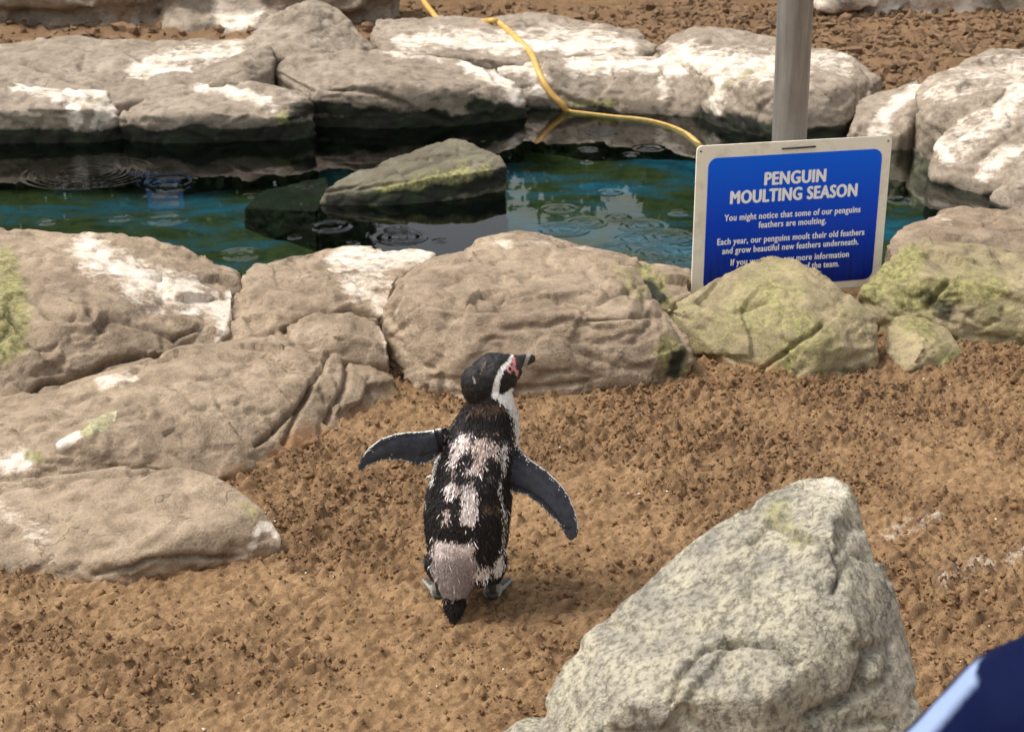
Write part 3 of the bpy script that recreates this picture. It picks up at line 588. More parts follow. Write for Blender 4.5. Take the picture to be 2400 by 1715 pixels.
# ------------------------------------------------------------------ sign, pole, hose
deps = bpy.context.evaluated_depsgraph_get(); deps.update()
def cast(dx, dy):             # first surface along the photo ray
    r = Vector(ray(dx * D2P, dy * D2P)).normalized()
    ok, loc, nor, *_ = scene.ray_cast(bpy.context.evaluated_depsgraph_get(), Vector((0, 0, CAM_H)), r)
    return (loc, nor) if ok else (None, None)
SW, SH = .622, .470
TL = at_y(1637, 345, 4.245); YAW = math.radians(13.3)
xa = Vector((math.cos(YAW), math.sin(YAW), .004)).normalized()
za = Vector((.004, .035, 1)).normalized(); na = xa.cross(za).normalized()     # na points to the viewer (-Y)
sroot = bpy.data.objects.new('information_sign', None); COL.objects.link(sroot)
Ms = Matrix((( xa.x, -na.x, za.x, 0), (xa.y, -na.y, za.y, 0), (xa.z, -na.z, za.z, 0), (0, 0, 0, 1)))
cen = TL + xa * SW / 2 - za * SH
Ms.translation = cen; sroot.matrix_world = Ms
sroot['label'] = 'white-bordered blue penguin moulting season notice tied to the pole'; sroot['category'] = 'sign'
def rrect(w_, h_, r_, y0, y1, x_=0, z_=0, seg=6, chip=None):
    bm = bmesh.new(); P = []
    for cx, cz, a0 in ((w_ / 2 - r_, h_ - r_, 0), (-w_ / 2 + r_, h_ - r_, 90), (-w_ / 2 + r_, r_, 180), (w_ / 2 - r_, r_, 270)):
        for q in range(seg + 1):
            a = math.radians(a0 + 90 * q / seg); P.append((x_ + cx + r_ * math.cos(a), z_ + cz + r_ * math.sin(a)))
    A = [bm.verts.new((x, y0, z)) for x, z in P]; B = [bm.verts.new((x, y1, z)) for x, z in P]; n = len(P)
    bm.faces.new(A); bm.faces.new(B[::-1])
    for i in range(n): bm.faces.new((A[i], B[i], B[(i + 1) % n], A[(i + 1) % n]))
    bmesh.ops.recalc_face_normals(bm, faces=bm.faces[:]); return bm
k = NT('sign_board'); n = k.noise(18, 6, .7); n2 = k.noise(6, 4)
bcol = k.mix(k.math('MULTIPLY', k.ramp(n, [(.5, 0.0), (.7, 1.0)]), .35), lin(238, 230, 210), lin(178, 158, 118))
bcol = k.mix(k.math('MULTIPLY', k.ramp(n2, [(.55, 0.0), (.75, 1.0)]), .4), bcol, lin(150, 118, 78)); M['board'] = k.done(bcol, .5, None, .4)
k = NT('sign_print'); tc = k.n('ShaderNodeTexCoord').outputs['Object']; sx = k.n('ShaderNodeSeparateXYZ'); k.put(sx.inputs[0], tc)
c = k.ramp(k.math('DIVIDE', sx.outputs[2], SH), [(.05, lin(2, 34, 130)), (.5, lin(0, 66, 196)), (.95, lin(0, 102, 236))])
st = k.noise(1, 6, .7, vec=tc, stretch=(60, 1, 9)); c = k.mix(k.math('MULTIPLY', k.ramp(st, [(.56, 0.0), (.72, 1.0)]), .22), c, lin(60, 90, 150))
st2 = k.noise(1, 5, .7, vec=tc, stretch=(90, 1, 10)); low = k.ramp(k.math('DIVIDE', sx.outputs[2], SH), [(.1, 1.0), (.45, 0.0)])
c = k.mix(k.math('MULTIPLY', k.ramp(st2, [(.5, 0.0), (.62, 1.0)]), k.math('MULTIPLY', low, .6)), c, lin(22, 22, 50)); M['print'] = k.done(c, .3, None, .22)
M['white'] = plain('white_print', lin(246, 246, 244), .45, amt=.08, bump=0)
link('board', bm_mesh('board', rrect(SW, SH, .016, 0, .006)), M['board'], sroot)
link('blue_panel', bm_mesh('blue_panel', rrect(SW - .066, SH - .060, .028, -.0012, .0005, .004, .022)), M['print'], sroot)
def text_line(txt, width, cap, zc, off, xoff=.0):
    cu = bpy.data.curves.new('t', 'FONT'); cu.body = txt; cu.align_x = 'CENTER'; cu.size = 1; cu.resolution_u = 4; cu.extrude = 0
    if off > .015: cu.space_character = 1.08
    t = bpy.data.objects.new('t', cu); COL.objects.link(t); dg = bpy.context.evaluated_depsgraph_get()
    me = bpy.data.meshes.new_from_object(t.evaluated_get(dg)); bpy.data.objects.remove(t)
    V = verts(me); w0 = V[:, 0].max() - V[:, 0].min(); mid = (V[:, 0].max() + V[:, 0].min()) / 2
    sx_ = width / w0; sz_ = cap / .73
    V2 = np.stack([(V[:, 0] - mid) * sx_ + .004 + xoff, np.full(len(V), -.0019), (V[:, 1]) * sz_ + zc], 1); set_verts(me, V2)
    bw = cap * off; Fq = [list(p.vertices) for p in me.polygons]; VV = []; FF = []
    for q, (ox_, oz_) in enumerate(((0, 0), (-bw, 0), (bw, 0), (0, bw * .6), (0, -bw * .6), (bw * .7, bw * .4), (-bw * .7, -bw * .4))):
        VV += [(v[0] + ox_, v[1] - q * .00003, v[2] + oz_) for v in V2]; FF += [[i_ + q * len(V2) for i_ in f] for f in Fq]
    bpy.data.meshes.remove(me); me = bpy.data.meshes.new('text_line'); me.from_pydata(VV, [], FF)
    link('text_line', me, M['white'], sroot)
for txt, wd, cap, t, off in (('PENGUIN', .194, .040, .128, .065), ('MOULTING SEASON', .406, .040, .179, .065), ('You might notice that some of our penguins', .440, .0205, .231, .040), ('feathers are moulting.', .219, .0205, .259, .040),
                             ('Each year, our penguins moult their old feathers', .478, .0205, .304, .040), ('and grow beautiful new feathers underneath.', .444, .0205, .333, .040), ('If you would like any more information', .386, .0205, .371, .040), ('please ask a member of the team.', .326, .0205, .399, .040)):
    text_line(txt, wd, cap, SH - t, off)
M['black'] = plain('black_plastic', lin(26, 24, 22), .5, amt=.2)
bm = bmesh.new(); tube(bm, [(-.045, -.003, SH - .021), (.0, -.0045, SH - .0205), (.062, -.003, SH - .02)], .0026, 8); 
link('cable_tie', bm_mesh('cable_tie', bm, True), M['black'], sroot)
for sxn in (-1, 1):
    bm = bmesh.new(); bmesh.ops.create_cone(bm, segments=12, radius1=.0032, radius2=.0026, depth=.002, cap_ends=True, matrix=Matrix.Translation((sxn * (SW / 2 - .012), -.0008, SH - .016)) @ Matrix.Rotation(math.pi / 2, 4, 'X'))
    link('screw', bm_mesh('screw', bm), plain('screw_metal', lin(90, 80, 66), .5, metallic=.5), sroot)
# pole
k = NT('galvanised'); n = k.noise(1, 6, .7, stretch=(40, 40, 2.5)); n2 = k.noise(1, 5, .7, stretch=(7, 7, 3))
c = k.mix(k.ramp(n, [(.35, 0.0), (.65, 1.0)]), lin(158, 154, 148), lin(128, 124, 118)); c = k.mix(k.math('MULTIPLY', k.ramp(n2, [(.45, 0.0), (.7, 1.0)]), .4), c, lin(104, 98, 90))
k.b.inputs['Metallic'].default_value = .45; M['galv'] = k.done(c, .42, k.bump(n, .15, .002), .5)
pb = at_y(1848, 360, 4.44); pt = at_y(1864.5, 0, 4.42); dvec = (pt - pb).normalized()
pr = bpy.data.objects.new('metal_pole', None); COL.objects.link(pr); foot = pb - dvec * ((pb.z + .6) / dvec.z); pr.location = foot
pr['label'] = 'thick grey galvanised metal pole rising behind the blue sign'; pr['category'] = 'pole'
bm = bmesh.new(); top = pt + dvec * 1.1; tube(bm, [Vector((0, 0, 0)), (pb - foot) * .5, pb - foot, pt - foot, top - foot], .0525, 40)
o = link('shaft', bm_mesh('shaft', bm, True), M['galv'], pr)
for f in o.data.polygons:
    if len(f.vertices) > 4: f.use_smooth = False
bm = bmesh.new(); tube(bm, [top - foot, top - foot + dvec * .02, top - foot + dvec * .03], [.056, .056, .03], 40); link('cap', bm_mesh('cap', bm, True), M['black'], pr)
# hose
k = NT('hose'); n = k.noise(30, 4); M['hose'] = k.done(k.mix(k.ramp(n, [(.4, 0.0), (.7, 1.0)]), lin(214, 170, 92), lin(184, 142, 74)), .45, None, .5)
def smooth_path(P, n=8):
    out = []
    for i in range(len(P) - 1):
        p0, p1, p2, p3 = P[max(i - 1, 0)], P[i], P[i + 1], P[min(i + 2, len(P) - 1)]
        for q in range(n):
            t = q / n; out.append(.5 * ((2 * p1) + (-p0 + p2) * t + (2 * p0 - 5 * p1 + 4 * p2 - p3) * t * t + (-p0 + 3 * p1 - 3 * p2 + p3) * t ** 3))
    return out + [P[-1]]
HR = .0155
hp = []
for dx, dy in ((930, -20), (944, 8), (958, 26), (972, 42)):
    q = at_y(dx * D2P, dy * D2P, 8.75 - (dy + 20) * .008); gz = sand_h(np.array([q.x]), np.array([q.y]))[0][0]; hp.append(Vector((q.x, q.y, max(q.z, gz + .015))))
hp += [at_y(1000 * D2P, 55 * D2P, 8.22), at_y(1040 * D2P, 56 * D2P, 8.15)]
for dx, dy in ((1088, 50), (1110, 57), (1150, 92), (1178, 122), (1190, 150), (1202, 178), (1218, 205), (1232, 222), (1248, 236), (1262, 243), (1300, 249), (1360, 256), (1430, 263), (1480, 275), (1520, 292), (1548, 314)):
    l, nn = cast(dx, dy)
    hp.append(l + (Vector((0, -.008, .010)) if l.z > WATER + .012 else Vector((0, 0, -.0125))))
hp += [at_z(1600 * D2P, 375 * D2P, WATER - .05), at_z(1640 * D2P, 420 * D2P, WATER - .12)]
hp = smooth_path(hp); bm = bmesh.new(); tube(bm, hp, HR, 12)
link('garden_hose', bm_mesh('garden_hose', bm, True), M['hose'], label='yellow garden hose draped over the far rocks into the pool', cat='hose')
# small blue notice on the back wall (it is seen mirrored in the pool)
def mirror_hit(dx, dy, Y):
    p = at_z(dx * D2P, dy * D2P, WATER); d = Vector(ray(dx * D2P, dy * D2P)); d.z = -d.z; t = (Y - p.y) / d.y; return p + d * t
a = mirror_hit(322, 388, 9.3); b = mirror_hit(408, 462, 9.3)
wr = bpy.data.objects.new('wall_notice', None); COL.objects.link(wr); wr.location = ((a.x + b.x) / 2, 9.3, a.z)
wr['label'] = 'small blue and white notice on the back wall, mirrored in the pool'; wr['category'] = 'sign'
W_, H_ = b.x - a.x, b.z - a.z
link('board', bm_mesh('b', rrect(W_, H_, .008, 0, .012)), plain('notice_blue', lin(96, 150, 240), .4), wr)
for z0, z1 in ((.60, .68), (.30, .40), (.82, .88)):
    link('white_stripe', bm_mesh('s', rrect(W_ * .72, H_ * (z1 - z0), .004, -.003, .0005, 0, H_ * z0)), M['white'], wr)
bm = bmesh.new(); tube(bm, [(0, .03, H_ * .8), (0, .03, -a.z)], .02, 10); link('post', bm_mesh('p', bm, True), M['galv'], wr)

# ------------------------------------------------------------------ evergreen hedge behind the back wall (gives the dark mirror in the water)
def hedge(label, x0, x1, y0, y1, zt, seed):
    r = np.random.default_rng(seed); root = bpy.data.objects.new('evergreen_hedge', None); COL.objects.link(root); root.location = ((x0 + x1) / 2, (y0 + y1) / 2, 0)
    root['label'] = label; root['category'] = 'hedge'; ox = np.array(root.location)
    n = int((x1 - x0) * 5600); P = np.stack([r.uniform(x0, x1, n), r.uniform(y0, y1, n), r.uniform(.1, zt, n)], 1)
    top = zt * (.86 + .35 * fbm(P * np.array([1.1, .6, 0]), 3)); P = P[P[:, 2] < top]; n = len(P)
    d = r.standard_normal((n, 3)); d /= np.linalg.norm(d, axis=1)[:, None]; e = np.cross(d, r.standard_normal((n, 3))); e /= np.linalg.norm(e, axis=1)[:, None]
    L = r.uniform(.04, .09, (n, 1)); Wd = L * .45
    V = np.stack([P - d * L, P + e * Wd, P + d * L, P - e * Wd], 1).reshape(-1, 3) - ox
    Fq = np.arange(4 * n).reshape(-1, 4)
    k = NT('hedge_leaf'); k.put(k.b.inputs['Base Color'], k.mix(k.ramp(k.noise(3, 5), [(.35, 0.0), (.65, 1.0)]), lin(28, 46, 22), lin(58, 80, 36))); k.b.inputs['Roughness'].default_value = .6
    link('crown', np_mesh('crown', V, Fq, False), k.m, root)
    xx = x0 + .3
    while xx < x1:
        bm = bmesh.new(); tube(bm, [Vector((xx, (y0 + y1) / 2, -.1)) - Vector(ox), Vector((xx + .05, (y0 + y1) / 2, zt * .5)) - Vector(ox), Vector((xx - .03, (y0 + y1) / 2, zt * .85)) - Vector(ox)], [.05, .035, .012], 8)
        link('trunk', bm_mesh('trunk', bm, True), plain('bark', lin(70, 56, 42), .8), root); xx += .9
hedge('dark green hedge behind the left back rock wall', -7.5, -1.0, 9.7, 10.5, 2.3, 1)
hedge('dark green hedge behind the middle of the back rock wall', -1.0, 1.6, 10.3, 11.0, 1.75, 2)
hedge('dark green hedge behind the right back rock wall', 1.6, 7.5, 9.7, 10.5, 1.9, 3)

# ------------------------------------------------------------------ the penguin
YP = 2.545
ZS = 2.388
def zpx(zx, zy): return 820 + zx / ZS, 800 + zy / ZS
def P_(zx, zy, dy=0.0):
    a, b = zpx(zx, zy); return at_y(a, b, YP + dy)
bm = bmesh.new()
# trunk: rings from the belly bottom to the neck: (row, left, right, depth offset, half depth)
rows = [(1325, 490, 765, -.005, .045), (1285, 462, 835, -.004, .062), (1250, 452, 856, -.002, .070), (1150, 440, 872, 0, .080), (1050, 424, 886, .002, .085), (950, 420, 897, .006, .087), (870, 428, 904, .010, .087), (790, 452, 908, .014, .084),
        (700, 474, 908, .018, .080), (620, 498, 918, .022, .074), (550, 528, 938, .026, .067), (490, 566, 944, .028, .059), (440, 598, 938, .028, .052), (400, 628, 932, .028, .048), (360, 645, 922, .028, .045), (310, 660, 912, .028, .042), (250, 680, 890, .028, .038)]
rings = []; seg = 36
for zy, l, r, dy, rd in rows:
    A, B = P_(l, zy, dy), P_(r, zy, dy); c = (A + B) / 2; hw = (B - A).length / 2
    R = []
    for q in range(seg):
        a = 2 * math.pi * q / seg; ca, sa = math.cos(a), math.sin(a)
        e = .88; ca = math.copysign(abs(ca) ** e, ca); sa = math.copysign(abs(sa) ** e, sa)
        R.append(bm.verts.new((c.x + hw * ca, c.y + rd * sa, c.z)))
    rings.append(R)
for A, B in zip(rings[:-1], rings[1:]):
    for q in range(seg): bm.faces.new((A[q], A[(q + 1) % seg], B[(q + 1) % seg], B[q]))
bm.faces.new(rings[0][::-1]); bm.faces.new(rings[-1])
# head, bill
h0, h1 = P_(705, 262, .012), P_(880, 155, .062)
hax = h1 - h0
ellipsoid(bm, (h0 + h1) / 2 + Vector((.003, 0, .002)), hax, (.051, .042, .0475))
ellipsoid(bm, P_(715, 250, .016), hax, (.030, .033, .042))
ellipsoid(bm, P_(872, 160, .062), hax, (.034, .029, .030))
b0, b1, b2, b3 = P_(890, 128, .066), P_(950, 112, .083), P_(1000, 100, .098), P_(1024, 98, .108)
tube(bm, [b0, b1, b2, b3, b3 + Vector((.0035, .004, -.006))], [(.0125, .0165), (.0105, .0135), (.0085, .0115), (.006, .0085), (.002, .003)], 16)
# rump and tail
tube(bm, [P_(600, 1060, -.03), P_(592, 1180, -.040), P_(590, 1290, -.048), P_(590, 1380, -.055), P_(588, 1440, -.062)], [(.050, .04), (.046, .042), (.040, .036), (.031, .027), (.022, .018)], 24, up=Vector((0, -1, .3)))
tube(bm, [P_(588, 1420, -.060), P_(584, 1470, -.066), P_(578, 1515, -.071), P_(571, 1560, -.076)], [(.024, .013), (.021, .009), (.013, .006), (.004, .003)], 16, up=Vector((0, -1, .3)))
# thighs, legs, feet
def leg(zx, top, ank, sgn, dyo=0.0):
    t = P_(zx, top, .0 + dyo); a = P_(zx + 4 * sgn, ank, dyo); a.z = max(a.z, .022)
    tube(bm, [t + Vector((0, 0, .03)), t, (t * .4 + a * .6), a], [.030, .029, .016, .014], 16, up=Vector((0, 1, 0)))
    g = Vector((a.x, a.y, .012))
    tube(bm, [a, Vector((a.x, a.y + .004, .017)), Vector((a.x, a.y + .02, .013))], [.017, .020, .016], 14, up=Vector((0, 1, 0)))
    for s_, ln in ((-.42, .060), (0, .072), (.44, .062)):
        ang = s_ + .12 * sgn; d = Vector((math.sin(ang), math.cos(ang), 0))
        tube(bm, [g - d * .006, g + d * ln * .5, g + d * ln, g + d * (ln + .012) + Vector((0, 0, -.004))], [(.011, .010), (.010, .008), (.0075, .006), (.002, .002)], 10)
    # web
    v = [bm.verts.new(g + Vector((math.sin(s2 + .12 * sgn) * l2, math.cos(s2 + .12 * sgn) * l2, zz))) for zz in (-.006, .003) for s2, l2 in ((0, -.004), (-.42, .056), (0, .064), (.44, .056))]
    for f in ((0, 1, 2, 3), (7, 6, 5, 4), (0, 4, 5, 1), (1, 5, 6, 2), (2, 6, 7, 3), (3, 7, 4, 0)): bm.faces.new([v[i] for i in f])
leg(795, 1280, 1405, 1); leg(505, 1280, 1400, -1)
# small spur feathers of the flank, flippers
FL = [(545, 478), (505, 492), (470, 503), (400, 503), (330, 507), (250, 518), (170, 545), (105, 595), (62, 655), (45, 700), (52, 722), (90, 705), (140, 680), (190, 664), (280, 664), (330, 678), (385, 694), (430, 682), (475, 658), (520, 618), (560, 560)]
FR = [(880, 560), (945, 590), (985, 640), (1040, 680), (1100, 722), (1150, 768), (1195, 815), (1232, 875), (1255, 930), (1276, 1000), (1282, 1050), (1270, 1092), (1245, 1112), (1225, 1110), (1200, 1070), (1172, 1030), (1135, 985), (1095, 945), (1050, 905), (1000, 868), (950, 848), (905, 842), (875, 800)]
def dyl(zx): return -.012 - .050 * max(0, 500 - zx) / 450 + .03 * max(0, zx - 480) / 80
def dyr(zx): return -.005 - .045 * max(0, zx - 930) / 350 + .02 * max(0, 930 - zx) / 50
def flip(poly, dyf, th):
    n = len(poly); c = np.mean(poly, 0); L = []
    inner = [((x - c[0]) * .0 + x, (y - c[1]) * .0 + y) for x, y in poly]
    ctr = []
    for s_ in (-1, 1):
        ring0 = [P_(x, y, dyf(x)) + Vector((0, s_ * .0018, 0)) for x, y in poly]
        L.append([bm.verts.new(p) for p in ring0])
    for i in range(n):
        j = (i + 1) % n; bm.faces.new((L[0][i], L[1][i], L[1][j], L[0][j]))
    f1 = bm.faces.new(L[0]); f2 = bm.faces.new(L[1][::-1])
    bmesh.ops.triangulate(bm, faces=[f1, f2])
    # thicker bone line inside
    return
flip(FL, dyl, .004); flip(FR, dyr, .004)
tube(bm, [P_(x, y, dyl(x)) for x, y in ((560, 530), (480, 560), (380, 585), (280, 580), (180, 610), (110, 650))], [(.012, .010), (.018, .0065), (.022, .0055), (.018, .005), (.014, .0045), (.008, .0035)], 14, up=Vector((0, -1, 0)))
tube(bm, [P_(x, y, dyr(x)) for x, y in ((900, 680), (960, 730), (1040, 780), (1120, 850), (1190, 940), (1235, 1030))], [(.030, .012), (.030, .0070), (.024, .0058), (.020, .005), (.017, .0045), (.010, .0035)], 14, up=Vector((0, -1, 0)))
bmesh.ops.recalc_face_normals(bm, faces=bm.faces[:])
pm = remesh(bm, .0023, 3, .5); pm.name = 'penguin'
V = verts(pm); N = normals(pm)
BLACK = np.array(lin(33, 29, 29)[:3]); SLATE = np.array(lin(66, 70, 80)[:3]); WHITE = np.array(lin(240, 236, 228)[:3]); PINK = np.array(lin(248, 230, 224)[:3]); GREY = np.array(lin(152, 140, 136)[:3]); BROWN = np.array(lin(92, 74, 58)[:3]); SKIN = np.array(lin(226, 150, 148)[:3]); FOOT = np.array(lin(66, 62, 58)[:3]); FOOTL = np.array(lin(140, 140, 132)[:3])
patches = [ # polygon in the zoomed crop, colour, edge jitter
    ([(590, 560), (630, 505), (680, 520), (700, 560), (670, 600), (620, 620), (600, 680), (570, 720), (555, 690), (575, 620)], 'P', 20), ([(690, 560), (740, 540), (800, 560), (840, 600), (820, 640), (760, 650), (740, 720), (690, 760), (690, 690), (720, 640), (690, 610)], 'T', 22),
    ([(640, 715), (670, 705), (680, 730), (655, 745)], 'P', 10), ([(700, 730), (740, 725), (745, 750), (710, 755)], 'P', 10), ([(850, 560), (882, 565), (878, 640), (862, 700), (845, 690), (852, 620)], 'W', 8),
    ([(525, 815), (560, 788), (592, 800), (585, 870), (560, 892), (535, 870)], 'P', 12), ([(625, 860), (640, 800), (680, 790), (715, 840), (715, 940), (705, 1020), (670, 1042), (630, 1020), (612, 960), (635, 920)], 'P', 10), ([(592, 800), (630, 810), (620, 850), (600, 850)], 'T', 12),
    ([(515, 1000), (530, 945), (560, 940), (555, 990), (550, 1035), (525, 1030)], 'T', 14), ([(735, 925), (780, 915), (845, 925), (840, 960), (770, 962)], 'B', 16), ([(560, 720), (590, 715), (600, 740), (575, 745)], 'T', 10),
    ([(465, 1150), (480, 1105), (560, 1120), (640, 1135), (690, 1110), (705, 1200), (715, 1300), (690, 1390), (655, 1450), (600, 1462), (530, 1450), (492, 1400), (470, 1290)], 'R', 20),
    ([(712, 1270), (770, 1255), (792, 1275), (770, 1320), (715, 1340), (700, 1310)], 'P', 10), ([(815, 1215), (850, 1190), (860, 1240), (845, 1315), (810, 1322), (805, 1270)], 'W', 8),
    ([(700, 368), (800, 355), (860, 362), (890, 392), (800, 408), (700, 405), (650, 400)], 'B', 16)]
lines = [([(866, 690), (848, 760), (838, 830), (850, 900), (868, 985), (862, 1080), (850, 1170), (838, 1230)], 5.5, 'W'), ([(522, 590), (492, 650), (472, 720), (462, 790)], 9, 'W'), ([(590, 428), (560, 450), (545, 478)], 6, 'W'), ([(418, 885), (414, 930)], 5, 'W'), ([(455, 1240), (470, 1300)], 5, 'W'),
         ([(730, 185), (760, 110)], 4, 'B'), ([(690, 200), (700, 230)], 5, 'G')]
def penguin_colour(V, N, sc=1.0):
    px, py = project(V); X = (px - 820) * ZS; Y = (py - 800) * ZS
    n1 = fbm(V * 70, 3); n2 = fbm(V * np.array([210, 210, 90.]) + 9, 2); n3 = perlin(V * 320)
    back = N[:, 1] < .25
    C = np.tile(BLACK, (len(V), 1)) * (1 + .5 * n2[:, None])
    C += np.clip(n2 - .25, 0, 1)[:, None] * (BROWN - BLACK) * .9
    cm = {'P': PINK, 'T': np.array(lin(214, 194, 184)[:3]), 'W': WHITE, 'B': BROWN, 'G': GREY}
    for pts, kc, jit in patches:
        sdv = poly_sd(X, Y, pts) + jit * 1.3 * n1 + jit * 1.5 * n2
        f = (1 - sst(-4, 5, sdv)) * back * (Y > 340)
        if kc == 'R':
            t = sst(1130, 1260, Y + 40 * n1)[:, None]; col = PINK * (1 - t) + (GREY * (1 + .35 * n3[:, None] + .4 * n2[:, None])) * t
        else: col = cm[kc] * (1 + .10 * n2[:, None])
        C = C * (1 - f[:, None]) + col * f[:, None]
    old = (sst(.20, .34, fbm(V * np.array([120, 120, 55.]) + 40, 2)) * (Y > 480) * (Y < 1110) * back * .85)[:, None]
    C = C * (1 - old) + BLACK * 1.5 * old
    mott = (sst(.22, .42, n1 + .35 * n2) * (Y > 500) * (Y < 800) * (X > 520) * (X < 850) * back * .55)[:, None]
    C = C * (1 - mott) + np.array(lin(190, 168, 158)[:3]) * mott
    for pts, wd, kc in lines:
        f = ((1 - sst(wd * .55, wd * 1.25, poly_dist(X, Y, pts) + 5 * n2)) * back)[:, None]; C = C * (1 - f) + cm[kc] * f
    # white front of the body
    cxl = np.interp(V[:, 2], [.0, .1, .25, .4], [.0, .0, .0, .0]); fr = sst(.45, .6, N[:, 1] + .1 * n1) * (V[:, 2] < .40)
    C = C * (1 - fr[:, None]) + WHITE * fr[:, None]
    fl0 = ((V[:, 2] < .12) & (N[:, 1] > .2)); C[fl0] = WHITE
    # throat and side of the neck
    thr = poly_sd(X, Y, [(812, 285), (850, 300), (905, 262), (990, 250), (990, 600), (925, 570), (915, 500), (905, 420), (880, 372), (835, 338)]) + 5 * n1
    f = (1 - sst(-3, 4, thr))[:, None]; C = C * (1 - f) + WHITE * (1 + .05 * n2[:, None]) * f
    # head
    hd = (Y < 345) & (V[:, 2] > .38)
    w_ = np.interp(Y, [85, 130, 220, 300], [9, 12, 14, 20])
    sd_ = poly_dist(X, Y, [(906, 84), (893, 110), (852, 152), (830, 200), (818, 250), (815, 300)]) - w_ + 3 * n2
    f = ((1 - sst(-3, 4, sd_)) * hd)[:, None]; C = C * (1 - f) + WHITE * f
    eye = np.abs(np.hypot((X - 894) / 1.0, (Y - 152) / 1.25) - 13) - 4.5
    f = ((1 - sst(-2, 3, eye)) * hd)[:, None]; C = C * (1 - f) + SKIN * f
    sk = poly_dist(X, Y, [(913, 95), (920, 125), (915, 150), (935, 165), (935, 185)]) - 8 + 3 * n2
    f = ((1 - sst(-3, 4, sk)) * hd)[:, None]; C = C * (1 - f) + SKIN * f
    cheek = hd & (N[:, 1] > .35) & (X > 840) & (Y < 250); C[cheek] = C[cheek] * .3 + BLACK * .7
    # bill
    bl = np.array([poly_dist(V[:, 0], V[:, 2], [(b0.x + .004, b0.z), (b2.x, b2.z), (b3.x, b3.z)])])[0]
    bill = (X > 928) & (Y < 160) & (bl < .02)
    C[bill] = np.array(lin(44, 40, 34)[:3]) * (1 + .4 * n2[bill][:, None]); band = bill & (np.abs(X - 992 + .35 * (Y - 100)) < 11); C[band] = np.array(lin(150, 148, 140)[:3])
    part = np.zeros(len(V), int); part[bill] = 3
    part[hd & (part == 0)] = 4
    # flippers
    for poly, dyf, side in ((FL, dyl, -1), (FR, dyr, 1)):
        sdv = poly_sd(X, Y, poly); lim = (X < 512 + 8 * n1) if side < 0 else (X > 912 + 10 * n1 + np.clip((Y - 560) * -.1, -20, 30))
        pl = np.array([dyf(x) for x in X]) + YP
        on = (sdv < 10) & lim & (np.abs(V[:, 1] - pl) < .022) & (Y > 470) & (Y < 1130)
        C[on] = (SLATE * (.92 + .45 * n1[:, None] + .2 * n3[:, None]))[on]
        edge = on & (sdv > -5 + 9 * n2); tip = (X < 75) if side < 0 else (Y > 1060)
        C[edge & ~tip] = (WHITE * .85 + BROWN * .1); und = on & (N[:, 1] > .5); C[und] = WHITE * .8
        part[on] = 1
    # feet and tail
    tail = (Y > 1440 + 16 * n2) & (np.abs(X - 588) < 85) & (V[:, 1] < YP - .035)
    C[tail] = BLACK * .9; part[tail] = 5
    ft = (V[:, 2] < .045 + .006 * n1) & ~tail & (V[:, 1] > YP - .04) & ((X > 700) | (X < 520))
    fc = np.where((np.abs(N[:, 0]) > .5)[:, None], FOOTL, FOOT) * (1 + .3 * n1[:, None]); C[ft] = fc[ft]; part[ft] = 2
    return np.clip(C, .004, .92), part, X, Y
C, part, X, Y = penguin_colour(V, N)
body_disp = (part == 0) | (part == 4)
V2 = V + N * (np.where(body_disp, .0022 * fbm(V * 60, 2) + .0012 * fbm(V * np.array([240, 240, 120.]), 2), 0))[:, None]
set_verts(pm, V2); add_col(pm, 'col', C)
k = NT('penguin_skin'); a = k.attr('col'); n = k.noise(420, 4, .7, stretch=(1, 1, .5))
M['penguin'] = k.done(a.outputs['Color'], .55, k.bump(n, .5, .002), .35)
po = bpy.data.objects.new('penguin', None); COL.objects.link(po); po.location = (P_(640, 1400).x, YP, 0)
po['label'] = 'moulting black and white penguin standing on the sand with flippers spread'; po['category'] = 'penguin'
off = np.array(po.location)
set_verts(pm, verts(pm) - off); link('body', pm, M['penguin'], po)
# feathers
tri = np.empty(len(pm.polygons) * 4, np.int32)
quads = np.array([list(p.vertices) for p in pm.polygons if len(p.vertices) == 4])
fc = V2[quads].mean(1); fn = N[quads].mean(1); fn /= np.linalg.norm(fn, axis=1)[:, None] + 1e-9; fp = part[quads[:, 0]]
def feathers(n, sel, L0, L1, wid, lift, jit=.0032):
    idx = np.where(sel)[0]; idx = rng.choice(idx, min(n, len(idx)), replace=False); m = len(idx)
    p, nn = fc[idx], fn[idx]; dn = np.tile([0., 0, -1], (m, 1)) + .28 * rng.standard_normal((m, 3)); 
    t = dn - (dn * nn).sum(1)[:, None] * nn; t /= np.linalg.norm(t, axis=1)[:, None] + 1e-9
    sd_ = np.cross(t, nn); L = rng.uniform(L0, L1, (m, 1)); lf = lift * rng.uniform(.4, 1.6, (m, 1)); wv = wid * rng.uniform(.7, 1.3, (m, 1))
    A = p + nn * .0005; B = A + t * L * .5 + sd_ * wv + nn * lf * L * .8; Cc = A + t * L + nn * lf * L; D = A + t * L * .5 - sd_ * wv + nn * lf * L * .8
    col, *_ = penguin_colour(p + t * L * .2 + jit * rng.standard_normal((m, 3)), nn); col = col * (1 + .18 * rng.standard_normal((m, 1))) 
    return np.stack([A, B, Cc, D], 1), np.repeat(np.clip(col, .003, .9)[:, None], 4, 1)
Q = []; K = []
px_, py_ = project(fc); fx, fy = (px_ - 820) * ZS, (py_ - 800) * ZS
rump = (fy > 1110) & (fx > 470) & (fx < 710) & (fn[:, 1] < .2)
okz = fc[:, 2] > .075
